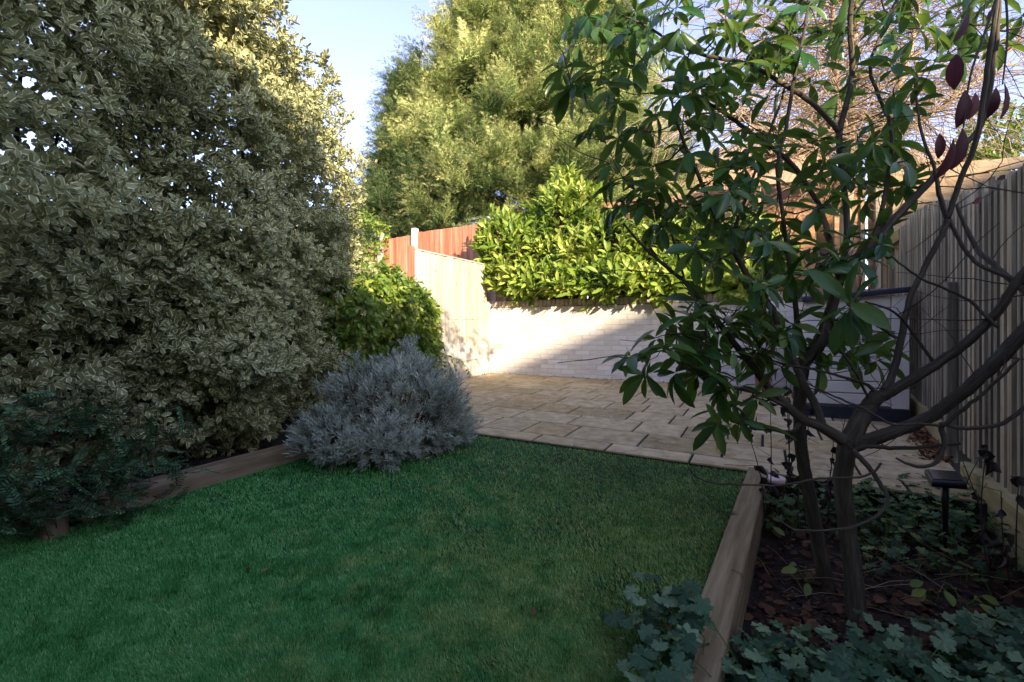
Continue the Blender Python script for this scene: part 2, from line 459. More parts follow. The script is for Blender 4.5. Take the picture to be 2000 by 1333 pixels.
# ================================================================== SETTING
CW = Vector((-.355, 7.88, 0))                 # far left corner of the patio
T = Vector((.9165, -.40, 0)).normalized()     # along the brick wall, to the right
NB = Vector((.40, .9165, 0)).normalized()     # away, behind the wall
SD = Vector((.447, .894, 0)).normalized()     # along the side fence, away
SN = Vector((-.894, .447, 0)).normalized()    # out to the left of the side fence


def gz(p, dz=0):
    return Vector((p[0], p[1], zg(p[0], p[1]) + dz))


mb = MB()
for (x0, y0, x1, y1) in ((-300, -300, 300, 40),):
    mb.poly([(x0, y0, -.75), (x1, y0, -.75), (x1, y1, -.75), (x0, y1, -.75)])
o = mb.build('ground', M['ground']); tag(o, kind='structure')

mb = MB()   # raised ground beyond the wall and the side fence
c0 = CW + NB * .22
a0 = CW - SD * 9 + SN * .05
mb.poly([(c0 + T * 120) + UP * 1.3, (c0 + T * 120 + NB * 400) + UP * 1.3, (a0 + SN * 300 + NB * 400) + UP * 1.3, (a0 + SN * 300) + UP * 1.3, a0 + UP * .9, c0 + UP * 1.3])
o = mb.build('terrain', M['ground']); tag(o, kind='structure')
mb = MB()
a1 = CW - SD * 4.6 + SN * .12
e1 = CW + SN * .12 + NB * .1
mb.poly([a1 + UP * 1.25, e1 + UP * 1.25, e1 + SN * 40 + UP * 1.25, a1 + SN * 40 + UP * 1.25])

# ---- soil of the two beds
mb = MB()
pts = [(-.1, .5), (6, .5), (6, 4), (.4 + 1.0, 3.1)]
SR0 = Vector((.501, 1.371, 0)); SR1 = Vector((1.36, 2.75, 0))     # inner (lawn side) edge of the right timber
dS = (SR1 - SR0).normalized(); nS = Vector((dS.y, -dS.x, 0))
nx, ny = 60, 50
grid = {}
for i in range(nx):
    for j in range(ny):
        q = -0.6 + j / (ny - 1) * 3.98
        s = i / (nx - 1) * 4.0
        base = SR0 + dS * 0 + nS * .03
        # bed coordinates: s across (r), q along (d)
        p = D * q + R * (base.dot(R) + (q - base.dot(D)) * ((dS.dot(R)) / (dS.dot(D))) + s)
        z = zg(p.x, p.y) - .13 + .018 * mnoise.noise(Vector((p.x * 5, p.y * 5, 0))) + .03 * mnoise.noise(Vector((p.x * 1.5, p.y * 1.5, 4)))
        grid[i, j] = len(mb.v); mb.v.append(Vector((p.x, p.y, z))); mb.tc.append((p.x, p.y, 0))
for i in range(nx - 1):
    for j in range(ny - 1):
        mb.f.append([grid[i, j], grid[i + 1, j], grid[i + 1, j + 1], grid[i, j + 1]]); mb.r.append(.5)
o = mb.build('soil', M['soil'], smooth=True); tag(o, kind='structure')

SL0 = Vector((-2.10, 2.10, 0)); SL1 = Vector((-1.36, 3.38, 0)); dL = (SL1 - SL0).normalized(); nL = Vector((-dL.y, dL.x, 0))
mb = MB(); grid = {}
for i in range(50):
    for j in range(50):
        p = SL0 + dL * (j / 49 * 2.2 - .03) + nL * (i / 49 * 3.6 + .04)
        z = zg(p.x, p.y) + .045 + .02 * mnoise.noise(Vector((p.x * 4, p.y * 4, 0)))
        grid[i, j] = len(mb.v); mb.v.append(Vector((p.x, p.y, z))); mb.tc.append((p.x, p.y, 0))
for i in range(49):
    for j in range(49):
        mb.f.append([grid[i, j], grid[i, j + 1], grid[i + 1, j + 1], grid[i + 1, j]]); mb.r.append(.5)
o = mb.build('soil', M['soil'], smooth=True); tag(o, kind='structure')

# ---- patio
QF = 3.29                                   # front edge of the paving
mb = MB(); jb = MB()
rows = [(QF, 3.50)] + [(3.50 + .42 * k, 3.92 + .42 * k) for k in range(12)]
random.seed(11)


def inside_patio(p):
    v = Vector((p[0], p[1], 0)) - CW
    if v.dot(NB) > -.012: return False
    if v.dot(SN) > -.012: return False
    f = Vector((p[0], p[1], 0)) - Vector((2.93, 3.147, 0))
    if f.dot(Vector((.845, -.536, 0))) > .06: return False
    return True


def clip(poly, n, o):
    out = []
    for i in range(len(poly)):
        a = poly[i]; b = poly[(i + 1) % len(poly)]
        da = (a - o).dot(n); db = (b - o).dot(n)
        if da <= 0: out.append(a)
        if (da < 0) != (db < 0):
            t = da / (da - db); out.append(a + (b - a) * t)
    return out


FN = Vector((.845, -.536, 0)); FO = Vector((2.93, 3.147, 0))
firstjoint = {0: -1.405, 1: -1.1}
for ri, (q0, q1) in enumerate(rows):
    p = -7.2 - (ri * .31 % .9)
    if ri == 0: p = -1.405 + .0 - .57 * 12
    while p < 4.6:
        w = random.choice([.385, .57, .57])
        g = .006
        quad = [PQ(p + g * 1.5, q0 + g), PQ(p + w - g * 1.5, q0 + g), PQ(p + w - g * 1.5, q1 - g), PQ(p + g * 1.5, q1 - g)]
        quad = clip(quad, NB, CW - NB * .012); 
        if len(quad) > 2: quad = clip(quad, SN, CW - SN * .02)
        if len(quad) > 2: quad = clip(quad, FN, FO - FN * .05)
        if len(quad) > 2:
            dz = .020 + random.uniform(-.0015, .0015)
            n = len(mb.v); k = len(quad); rr = random.random(); off = (random.uniform(0, 30), random.uniform(0, 30), 0)
            cen = sum(quad, Vector()) / k
            for (ins, z) in ((0, dz - .045), (0, dz - .004), (.006, dz)):
                for a in quad:
                    dd = (cen - a); a2 = a + dd.normalized() * ins
                    mb.v.append(Vector((a2.x, a2.y, zg(a2.x, a2.y) + z)))
                    mb.tc.append((a2.dot(R) + off[0], a2.dot(D) + off[1], z))
            for lv in range(2):
                for i in range(k):
                    a = n + lv * k + i; b = n + lv * k + (i + 1) % k
                    mb.f.append([a, b, b + k, a + k]); mb.r.append(rr)
            mb.f.append([n + 2 * k + i for i in range(k)]); mb.r.append(rr)
        p += w
patio = mb.build('patio', M['slab']); tag(patio, kind='structure')
mb = MB()
q = [PQ(-7.5, QF + .004), PQ(4.6, QF + .004), PQ(4.6, 9), PQ(-7.5, 9)]
q = clip(q, NB, CW); q = clip(q, SN, CW); q = clip(q, FN, FO + FN * .02)
mb.poly([gz(a, .008) for a in q])
k = len(q)
mb.poly([gz(q[0], .008), gz(q[0], -.16), gz(q[1], -.16), gz(q[1], .008)])
o = mb.build('patio_bed', M['joint']); tag(o, kind='structure')

# ---- lawn base + blades
mb = MB()
lawn = [gz(SR0 - dS * 2.2, -.004), gz(PQ(SR1.dot(R), QF), -.004), gz(PQ(-5.6, QF), -.004), gz(SL0 + dL * 3.2, -.004), gz(SL0, -.004), gz(SL0 + (-R) * 3, -.004), gz((-5, .2, 0), -.004), gz((-1.4, -1.2, 0), -.004)]
mb.poly(lawn)
o = mb.build('lawn', M['turf']); tag(o, kind='structure')


def grass():
    n = 1500000
    Y = 1.0 / RNG.uniform(1 / 4.2, 1 / .9, n)
    X = RNG.uniform(-1.25, .62, n) * Y
    P0 = np.stack([X, Y], 1)
    def hp(o, nn): return (P0 - np.array([o[0], o[1]])) @ np.array([nn[0], nn[1]])
    ok = hp(SR0, nS) < -.003
    ok &= (P0 @ np.array([D.x, D.y])) < QF + .012
    inL = hp(SL0, nL) < -.003
    below = (P0 - np.array([SL0.x, SL0.y])) @ np.array([D.x, D.y]) < 0
    past = (P0 - np.array([SL1.x, SL1.y])) @ np.array([dL.x, dL.y]) > 0
    ok &= inL | below | past
    P0 = P0[ok]
    m = min(len(P0), 430000)
    P0 = P0[:m]
    Y = P0[:, 1]
    pos = np.stack([P0[:, 0], P0[:, 1], .048 * P0[:, 1] - .004], 1)
    s = np.array([mnoise.noise((x * 3.1, y * 3.1, 1.3)) for x, y, z in pos]) * 1.6; s2 = np.array([mnoise.noise((x * 13, y * 13, 4.3)) + .6 * mnoise.noise((x * 31, y * 31, 2.3)) for x, y, z in pos]) * 1.3
    ang = 2.4 + .9 * s + .6 * s2 + RNG.normal(0, .8, m)
    lean = .75 + .35 * RNG.random(m) + .25 * s2
    ax = np.stack([np.cos(ang) * lean, np.sin(ang) * lean, np.full(m, 1.0)], 1)
    nr = np.stack([np.cos(ang), np.sin(ang), np.full(m, -.6)], 1) + RNG.normal(0, .35, (m, 3))
    L = (.011 + .009 * RNG.random(m)) * (1 + .10 * s2)
    W = .0010 + .00042 * Y
    tpl = (np.array([(0, -1, 0, 0), (0, 1, 0, 0), (1, 0, -.15, 0)], float), [(0, 1, 2)])
    rnd = np.clip(.5 + .16 * s2 + .08 * s + RNG.normal(0, .22, m), 0, 1)
    o = leaves('artificial_grass', M['grass'], pos, ax, nr, L, W, tpl, rnd=rnd, smooth=False)
    tag(o, 'short dense green artificial grass pile covering the lawn', 'grass', kind='stuff')


grass()

# ---- timber edging
def sleeper(name, a, b, w, z0, z1, side, mat, label, group=None):
    a = Vector(a); b = Vector(b); d = (b - a); n = Vector((d.y, -d.x, 0)).normalized() * side
    mb = MB()
    za0 = zg(a.x, a.y) + z0; zb0 = zg(b.x, b.y) + z0
    o = Vector((a.x, a.y, za0)); e = Vector((b.x, b.y, zb0)) - o
    mb.box(o, e, n * w, UP * (z1 - z0), .5)
    # subdivide lengthwise wobble is left to the bump; bevel softens the arrises
    ob = mb.build(name, mat, bevel=.007)
    tag(ob, label, 'timber', group)
    return ob


GT = 'timbers edging the beds'
sleeper('timber_sleeper', SR0 - dS * .95, PQ(SR1.dot(R) + .0, QF - .012), .108, -.16, .045, 1, M['sleeper'], 'grey brown timber beam between the lawn and the right hand bed', GT)
sleeper('timber_sleeper', SL0 + dL * .16, SL0 + dL * 1.50, .10, -.05, .105, -1, M['darksleeper'], 'dark timber beam edging the left bed beside the lavender bush', GT)
sleeper('timber_sleeper', SL0 - R * .0 - dL * .0 + R * .02, SL0 - R * 2.4, .10, -.05, .10, 1, M['darksleeper'], 'dark timber beam at the far left below the green sprigs', GT)
mb = MB(); c = SL0
mb.box(gz(c, -.05), UP * .155, R * .085, D * .085, .3)
tag(mb.build('timber_post', M['darksleeper'], bevel=.006), 'short dark square timber post at the corner of the left bed', 'timber')
FS = Vector((2.727, 2.90, 0)); FD = Vector((.536, .845, 0)).normalized()
mb = MB(); o = Vector((FS.x, FS.y, -.02))
mb.box(o, -FD * 2.2, FN * .12, UP * .25, .5)
tag(mb.build('timber_sleeper', M['greenwood'], bevel=.008), 'mossy yellowish timber beam on edge along the foot of the picket fence', 'timber', GT)

# ---- brick wall (white painted)
wall = thing('brick_wall', 'low white painted brick wall along the far side of the patio', 'wall', CW)
WT = 1.577
random.seed(3)
mb = MB()
mb.box(CW + NB * .006 + UP * .2, T * 5.6, NB * .2, UP * (WT - .11 - .2), .5)
mb.build('mortar', M['mortar'], wall)
mb = MB()
zc = WT - .105 - .075; row = 0
while zc > .12:
    t = -(row % 2) * .1125 - .02
    while t < 5.55:
        L = .215
        t0 = max(t, 0)
        if t + L > t0 + .02:
            pr = random.uniform(-.0012, .0012)
            mb.box(CW + T * (t0 + .004) + UP * (zc + random.uniform(-.001, .001)) - NB * pr, T * (t + L - t0 + .0015), NB * .014, UP * .0665)
        t += .225
    zc -= .075; row += 1
mb.build('brick_face', M['paintbrick'], wall, bevel=.0022)
mb = MB(); t = 0
while t < 5.6:
    mb.box(CW + T * (t + .003) + UP * (WT - .104 + random.uniform(-.002, .002)) - NB * (.004 + random.uniform(0, .003)), T * .064, NB * .215, UP * .104)
    t += .0705
mb.build('coping', M['coping'], wall, bevel=.004)


# ---- vertical-board fences
def board_run(mb, a, d, n, length, zbase, ztop, bw, th=.014, gap=0.0, lap=.012, jitter=.0):
    """boards along d from a; zbase/ztop: functions of the distance"""
    s = 0; k = 0
    while s < length - .01:
        w = min(bw, length - s)
        off = n * (lap * (k % 2) + random.uniform(0, .003))
        zb = zbase(s); zt = ztop(s) + random.uniform(-jitter, jitter)
        o = a + d * s + off + UP * zb
        mb.box(o, UP * (zt - zb), d * (w + (0 if gap else .006)), n * th)
        s += w + gap; k += 1


side = thing('fence_panel', 'pale sunlit closeboard fence panel over two concrete boards by the wall', 'fence', gz(CW))
random.seed(5)
mb = MB()
S0 = CW - SD * 1.97
gb = lambda s: zg(0, (S0 + SD * s).y)
board_run(mb, S0 + SN * .02, SD, SN, 1.90, lambda s: gb(s) + .56, lambda s: gb(s) + 1.82 - .03 * (s / 1.9), .125, lap=.010, jitter=.002)
mb.build('boards', M['palewood'], side)
for k in range(2):
    mb = MB()
    a = S0 + SN * .012; z0 = gb(0) + .0 + k * .283; z1 = gb(1.9) + k * .283
    a0 = Vector((a.x, a.y, z0)); b0 = a + SD * 1.905; b0.z = z1
    mb.box(a0, b0 - a0, SN * .045, UP * .277)
    mb.build('gravel_board', M['concrete'], side, bevel=.003)
mb = MB(); a = CW - SD * .062 + SN * .0
mb.box(gz(a, -.05) - SN * .02, UP * 1.25, SD * .05, SN * .09)
mb.build('post', M['concrete'], side, bevel=.006)
mb = MB(); a = S0 - SD * .07
mb.box(gz(a, 0) + SN * .0, UP * 1.86, SD * .055, SN * .08)
mb.build('post', M['redwood'], side, bevel=.006)
mb = MB()
pts = [(S0 + SD * s + SN * .012 + UP * (gb(s) + 1.822 - .03 * (s / 1.9))) for s in (0, 1.9)]
mb.box(pts[0], pts[1] - pts[0], SN * .04, UP * .016)
mb.build('capping', M['palewood'], side)

low = thing('fence_panel', 'low weathered fence panel mostly hidden under the sunlit climber', 'fence', gz(S0))
mb = MB(); S1 = S0 - SD * 1.9
gb2 = lambda s: zg(0, (S1 + SD * s).y)
board_run(mb, S1 + SN * .03, SD, SN, 1.84, gb2, lambda s: gb2(s) + 1.33, .12, jitter=.004)
mb.build('boards', M['palewood'], low)

# ---- red fence behind, one level run along T
BF = Vector((-1.91, 9.30, 0)); ZT = 3.10
red = thing('red_fence', 'rust red closeboard fence with pale concrete posts behind the pale panel', 'fence', BF + UP * 1.3)
random.seed(8)
mb = MB(); board_run(mb, BF + T * .06 + NB * .03, T, NB, 3.3, lambda s: 1.3, lambda s: ZT - .06 + .028 * s, .10, lap=.012, jitter=.004)
mb.build('panel', M['redwood'], red)
mb = MB(); LD = (-R)
board_run(mb, BF + LD * .06 + NB * .03, LD, NB, .76, lambda s: 1.3, lambda s: ZT - .10 - .03 * s, .085, lap=.012, jitter=.003)
mb.build('panel', M['redwood'], red)
for pp in (BF, BF + LD * .88):
    mb = MB(); mb.box(pp - T * .055 - NB * .03 + UP * 1.2, UP * (ZT + .02 - 1.2), T * .11, NB * .11)
    ob = mb.build('post', M['concrete'], red, bevel=.012)
mb = MB(); mb.box(BF + LD * 1.0 + UP * 1.2, UP * 1.72, LD * .5, NB * .05); mb.build('panel', M['lapwood'], red)

brown = thing('lap_fence', 'brown horizontal lap fence behind the laurel and the bare tree', 'fence', BF + T * 3.5 + UP * 1.3)
x = 3.40; pan = 0
random.seed(9)
while x < 7.3:
    w = 1.24
    mb = MB(); z = 1.3; k = 0
    while z < ZT + .03 + .008 * x:
        h = .105
        mb.box(BF + T * (x + .06) + NB * (.03 + .006 * (k % 2)) + UP * z, T * (w + .0), NB * .012 + UP * .0, UP * (h + random.uniform(.004, .016)))
        z += h; k += 1
    mb.build('panel', M['lapwood'], brown)
    mb = MB(); mb.box(BF + T * (x - .03) - NB * .0 + UP * 1.2, UP * (1.98 + .012 * x), T * .055, NB * .10); mb.build('post', M['plankwood'], brown, bevel=.005)
    x += w + .04; pan += 1
mb = MB(); mb.box(BF + T * 7.36 - NB * .06 + UP * 1.2, UP * 1.94, T * .11, NB * .11); mb.build('post', M['greywood'], brown, bevel=.005)

plank = thing('plank_fence', 'sunlit tan fence of wide horizontal planks beyond the grey pickets', 'fence', BF + T * 8 + UP * 1.3)
mb = MB(); z = .9; k = 0
while z < 3.05:
    mb.box(BF + T * 7.52 + NB * (.022 * (k % 2)) + UP * z, T * 4.2 + UP * .03, NB * .03, UP * random.uniform(.138, .146)); z += .152; k += 1
mb.build('planks', M['plankwood'], plank)
for t in (7.55, 9.6):
    mb = MB(); mb.box(BF + T * t - NB * .045 + UP * .9, UP * 2.2, T * .12, NB * .04); mb.build('post', M['plankwood'], plank)

# ---- right hand picket fence
FO2 = Vector((2.93, 3.147, 0))
pick = thing('picket_fence', 'weathered grey picket fence running along the right side of the garden', 'fence', gz(FO2))
random.seed(12)
ft = lambda s: 1.92 + .13 * s + .047
LEN0, LEN1 = -2.6, 2.2
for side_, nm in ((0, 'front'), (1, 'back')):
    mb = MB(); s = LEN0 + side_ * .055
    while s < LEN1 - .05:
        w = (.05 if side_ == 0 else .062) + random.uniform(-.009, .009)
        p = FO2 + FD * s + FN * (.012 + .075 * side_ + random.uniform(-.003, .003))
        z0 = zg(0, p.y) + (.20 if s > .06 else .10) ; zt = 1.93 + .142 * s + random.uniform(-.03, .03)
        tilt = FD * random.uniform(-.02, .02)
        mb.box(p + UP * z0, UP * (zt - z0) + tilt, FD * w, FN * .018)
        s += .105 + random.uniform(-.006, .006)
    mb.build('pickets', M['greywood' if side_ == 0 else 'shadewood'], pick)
for hz in (.35, 1.0, 1.6):
    mb = MB(); a = FO2 + FD * LEN0 + FN * .034; b = FO2 + FD * LEN1 + FN * .034
    a.z = zg(0, a.y) + hz; b.z = zg(0, b.y) + hz
    mb.box(a, b - a, FN * .036, UP * .07); mb.build('rail', M['greywood'], pick)
mb = MB(); mb.box(gz(FO2, -.1) - FN * .05 - FD * .03, UP * 1.3, FD * .045, FN * .06); mb.build('post', M['greywood'], pick, bevel=.012)
mb = MB(); mb.box(gz(FO2, -.05) + FD * 2.2 - FN * .02, UP * 2.05, FD * .08, FN * .08); mb.build('post', M['greywood'], pick)
mb = MB(); a = gz(FO2 + FD * .04, -.05); b = gz(FO2 + FD * 2.2, -.05)
mb.box(a - FN * .02, b - a, FN * .035, UP * .25); mb.build('gravel_board', M['greenwood'], pick, bevel=.004)

bnd = thing('screen_fence', 'dark weathered board fence standing hidden behind the tall variegated shrub', 'fence', (-4.3, 2.5, 0))  # added unseen fence, keeps bright sky from showing through the shrub
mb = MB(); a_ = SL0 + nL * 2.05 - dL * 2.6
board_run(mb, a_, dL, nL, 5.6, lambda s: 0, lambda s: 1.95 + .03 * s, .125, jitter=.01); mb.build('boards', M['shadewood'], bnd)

ret = thing('fence_panel', 'short grey board panel with a top rail between the storage box and post', 'fence', gz(FO2 + FD * 2.3))
A = Vector((4.11, 5.06, 0)); B = Vector((4.60, 6.02, 0)); dd = (B - A).normalized(); nn = Vector((dd.y, -dd.x, 0))
mb = MB(); board_run(mb, A + nn * .05, dd, nn, (B - A).length, lambda s: .25, lambda s: 2.17 + .03 * s, .13, jitter=.004); mb.build('boards', M['greywood'], ret)
for z in (2.02, .8):
    mb = MB(); mb.box(A + UP * z, (B - A), nn * .045, UP * .12); mb.build('rail', M['greenwood'], ret, bevel=.004)

# ---- storage box
box = thing('storage_box', 'cream plastic garden storage box with dark lid and base', 'storage box', gz((2.8, 4.54, 0)))
FL = Vector((2.79, 4.54, 0)); FRt = Vector((3.46, 4.22, 0)); fx = (FRt - FL).normalized(); fy = Vector((-fx.y, fx.x, 0)); FW = (FRt - FL).length + .05
zb = .245; H0 = 1.10
mb = MB(); mb.box(FL + fx * .02 + fy * .03 + UP * (zb), fx * (FW - .04), fy * 1.1, UP * (H0)); mb.build('body', M['grooveshade'], box)
mb = MB(); z = zb + .115; n = 0
while z < zb + H0 - .05:
    mb.box(FL + fx * .0 + fy * .012 + UP * z, fx * (FW - .13), fy * .02, UP * .104); 
    mb.box(FL + fx * .002 + fy * .09 + UP * z, fy * .96, fx * .016, UP * .104); z += .112; n += 1
mb.build('siding', M['siding'], box, bevel=.006)
for (a, w) in ((FW - .125, .125),):
    mb = MB(); mb.box(FL + fx * a + UP * (zb + .1), UP * (H0 - .09), fx * w, fy * .028); mb.build('corner_trim', M['siding'], box, bevel=.004)
mb = MB(); mb.box(FL - fx * .01 - fy * .008 + UP * (zb - .06), fx * (FW + .02), fy * 1.16, UP * .16); mb.build('base', M['darkplastic'], box, bevel=.006)
mb = MB()
c = [FL - fx * .03 - fy * .05, FL + fx * (FW + .035) - fy * .05, FL + fx * (FW + .035) + fy * 1.2, FL - fx * .03 + fy * 1.2]
zz = [zb + H0 - .03, zb + H0 + .035, zb + H0 + .12, zb + H0 + .06]
n = len(mb.v)
for h in (0, .05):
    for p, z in zip(c, zz): mb.v.append(p + UP * (z + h)); mb.tc.append((p.x, p.y, z))
for f in ((3, 2, 1, 0), (4, 5, 6, 7), (0, 1, 5, 4), (1, 2, 6, 5), (2, 3, 7, 6), (3, 0, 4, 7)): mb.f.append(list(f)); mb.r.append(.5)
mb.build('lid', M['darkplastic'], box, bevel=.012)

# ---- solar light
sp = P(1846, 935, 2.15); sl = thing('solar_light', 'black solar garden light on a stake at the right of the bed', 'garden light', (sp.x, sp.y, 0))
mb = MB(); hx = (R * .9 + UP * .04).normalized(); hy = (D * .95 + UP * .25).normalized(); hz = hx.cross(hy)
cc = sp.copy()
prof = [(-.5, 0), (-.46, -.22), (-.38, -.32), (.38, -.32), (.46, -.22), (.5, 0), (.46, .16), (.38, .22), (-.38, .22), (-.46, .16)]
n = len(mb.v)
for s_ in (-.06, .06):
    for (a, b) in prof: mb.v.append(cc + hy * (a * .12) + hz * (b * .07) + hx * s_); mb.tc.append((a, b, s_))
m_ = len(prof)
for i in range(m_): mb.f.append([n + i, n + (i + 1) % m_, n + m_ + (i + 1) % m_, n + m_ + i]); mb.r.append(.5)
mb.f.append([n + i for i in reversed(range(m_))]); mb.r.append(.5); mb.f.append([n + m_ + i for i in range(m_)]); mb.r.append(.5)
mb.build('head', M['black'], sl, bevel=.004)
mb = MB(); mb.box(cc + hz * .0157 - hx * .05 - hy * .043, hx * .10, hy * .086, hz * .0025); mb.build('solar_panel', M['solar'], sl)
mb = MB(); mb.tube([cc - hz * .02, cc - UP * .1, cc - UP * .32], [.016, .014, .006], 10); mb.build('stake', M['black'], sl, smooth=True)

# ---- pots
c = P(1512, 962, 2.78); pt = thing('plant_pot', 'small dark red pot with a pale pink rim behind the timber beam', 'pot', c)
mb = MB(); mb.lathe(c + UP * -.06, [(.0, 0), (.042, 0), (.056, .11), (.062, .11), (.062, .135)], 28); mb.build('body', M['clay'], pt, smooth=True)
mb = MB(); mb.lathe(c + UP * -.06, [(.064, .128), (.066, .142), (.055, .150), (.03, .155), (0, .157)], 28); mb.build('rim', M['palepink'], pt, smooth=True)
c = gz(P(1522, 755, 5.75)); c = gz((3.10, 6.05, 0)); pt = thing('plant_pot', 'small square brown planter standing against the white wall', 'pot', c)
mb = MB(); mb.box(c, T * .17, NB * .14, UP * .16); mb.build('body', M['clay'], pt, bevel=.01)
mb = MB(); mb.box(c - T * .01 - NB * .01 + UP * .161, T * .19, NB * .16, UP * .025); mb.build('rim', M['clay'], pt, bevel=.005)

# ---- bird feeder
c = P(1611, 408, 2.4); bf = thing('bird_feeder', 'clear tube bird feeder with a black domed cap hanging in the tree', 'bird feeder', c)
m, nt, out = newmat('clear_plastic'); g = nd(nt, 'ShaderNodeBsdfGlass'); g.inputs['IOR'].default_value = 1.06; g.inputs['Roughness'].default_value = .05
g.inputs['Color'].default_value = (.9, .88, .82, 1); nt.links.new(g.outputs[0], out.inputs['Surface'])
mb = MB(); mb.lathe(c, [(.0, .022), (.03, .018), (.052, .004), (.056, -.010), (.03, -.012), (0, -.012)], 28); mb.build('cap', M['black'], bf, smooth=True)
mb = MB(); mb.lathe(c, [(.041, -.012), (.041, -.30), (.038, -.30), (.038, -.012)], 28); mb.build('tube', m, bf, smooth=True)
mb = MB(); mb.lathe(c, [(0, -.29), (.046, -.29), (.046, -.33), (0, -.335)], 28); mb.build('base', M['black'], bf, smooth=True)
mb = MB(); mb.lathe(c + V(.035, -.02, -.26), [(0, -.022), (.018, -.018), (.024, 0), (.018, .018), (0, .022)], 16); mb.build('feeding_port', M['black'], bf, smooth=True)
mb = MB(); mb.tube([c + UP * .02, c + UP * .22], .0015, 5); mb.build('hanger', M['black'], bf)

# ================================================================== BUILDINGS
HR = Vector((.962, -.272, 0)).normalized(); HD = Vector((.272, .962, 0)).normalized()


def HQP(p, q, z=0.0):
    v = HR * p + HD * q
    return Vector((v.x, v.y, z))


def shade_house(name, label, p0, p1, q0, q1, zbot, eave, rise, axis, wallm, roofm, over=.35, wins=()):
    """block in garden axes; ridge runs along 'p' or 'q'"""
    h = thing(name, label, 'house', HQP((p0 + p1) / 2, (q0 + q1) / 2, zbot))
    mb = MB(); mb.box(HQP(p0, q0, zbot), HR * (p1 - p0), HD * (q1 - q0), UP * (eave - zbot))
    if axis == 'p':
        qm = (q0 + q1) / 2
        for p in (p0 + .001, p1 - .001): mb.poly([HQP(p, q0, eave), HQP(p, q1, eave), HQP(p, qm, eave + rise)])
    else:
        pm = (p0 + p1) / 2
        for q in (q0 + .001, q1 - .001): mb.poly([HQP(p0, q, eave), HQP(p1, q, eave), HQP(pm, q, eave + rise)])
    mb.build('wall', wallm, h)
    mb = MB(); th = .12
    if axis == 'p':
        qm = (q0 + q1) / 2
        for q, s in ((q0, -1), (q1, 1)):
            k = rise / abs(qm - q)
            e = HQP(p0 - over, q + s * over, eave - k * over); rg = HQP(p0 - over, qm, eave + rise)
            mb.box(e, HR * (p1 - p0 + 2 * over), rg - e, UP * th)
    else:
        pm = (p0 + p1) / 2
        for p, s in ((p0, -1), (p1, 1)):
            k = rise / abs(pm - p)
            e = HQP(p + s * over, q0 - over, eave - k * over); rg = HQP(pm, q0 - over, eave + rise)
            mb.box(e, HD * (q1 - q0 + 2 * over), rg - e, UP * th)
    mb.build('roof', roofm, h)
    for (o, ax, w, hh, nrm) in wins:
        mb = MB(); fr = .07
        mb.box(o, ax * w, nrm * .05, UP * fr); mb.box(o + UP * (hh - fr), ax * w, nrm * .05, UP * fr)
        for x in (0, w / 2 - fr / 2, w - fr): mb.box(o + ax * x + UP * fr, UP * (hh - 2 * fr), ax * fr, nrm * .05)
        wf = mb.build('window', M['whitepaint'], h)
        mb = MB(); mb.box(o + ax * fr - nrm * .0 + UP * fr, ax * (w - 2 * fr), nrm * .02, UP * (hh - 2 * fr))
        g = mb.build('pane', M['pane'], wf); g.matrix_parent_inverse = Matrix()
    return h


# unseen house parts behind the camera, heights and ends shaped to shade the garden
HQ = -1.6
shade_house('house', 'two storey rendered house behind the viewpoint', -9.5, 1.9, HQ - 7, HQ, -.75, 3.9, 1.7, 'p', M['render'], M['greytile'], .25,
            [(HQP(x, HQ, z), HR, 1.3, 1.2, HD) for x in (-6, -2.4) for z in (.4, 3.0)])
ext = shade_house('house', 'unseen single storey rendered building behind the viewpoint, shaped to cast shade', 2.0, 10.4, HQ - 4, HQ, -.75, 2.8, 1.05, 'p', M['render'], M['greytile'], .1,
                  [(HQP(x, HQ, 0), HR, 2.2, 2.1, HD) for x in (3, 6)])
shade_house('house', 'brick terrace row beyond the right hand fence behind the viewpoint', 12.5, 20.6, -24, 1.5, -.75, 5.7, 2.25, 'q', M['brick'], M['tile'], .3)  # unseen terrace, eave and ridge set for the slanting shade edge on the wall

# far houses
def far_house():
    h = thing('house', 'pale house with tiled roof and a white gabled window beyond the laurel', 'house', P(1200, 400, 24))
    Yf = 24.0
    ax = T; 
    def W(u, v, y=Yf): return P(u, v, y)
    # main body
    a = W(1146, 470); body = MB()
    zc_ = 2.0
    o = W(1148, 0); o.z = 1.3
    body.box(o, T * 9.0, NB * 6, UP * (8.55 - 1.3)); body.build('wall', M['render'], h)
    mb = MB()
    e = o + UP * (8.4 - 1.3) - NB * .4 - T * -.2
    mb.box(Vector((e.x, e.y, 8.35)) + T * 1.5, T * 8.2, NB * 3.6 + UP * 1.25, UP * .12); mb.build('roof', M['greytile'], h)
    # white gabled dormer
    d0 = W(1186, 388, 23.4); 
    mb = MB(); w = .62
    mb.box(d0, T * w, NB * 1.5, UP * .75); n = len(mb.v)
    mb.poly([d0 + UP * .75, d0 + T * w + UP * .75, d0 + T * w * .5 + UP * 1.15])
    dm = mb.build('dormer', M['whitepaint'], h)
    mb = MB()
    pk = d0 + T * w * .5 + UP * 1.2
    mb.box(d0 - T * .08 + UP * .70 - NB * .06, NB * 1.6, pk - (d0 - T * .08 + UP * .70), UP * .06)
    mb.box(d0 + T * (w + .08) + UP * .70 - NB * .06, NB * 1.6, pk - (d0 + T * (w + .08) + UP * .70), UP * .06)
    mb.build('dormer_roof', M['greytile'], dm).matrix_parent_inverse = Matrix()
    mb = MB()
    for x in (.08, .26, .44): mb.box(d0 + T * x - NB * .02 + UP * .1, T * .13, NB * .015, UP * .6)
    mb.build('pane', M['pane'], dm).matrix_parent_inverse = Matrix()
    mb = MB(); mb.tube([W(1161, 470, 23.2), W(1161, 335, 23.2)], .05, 8); mb.build('drainpipe', M['black'], h)


far_house()


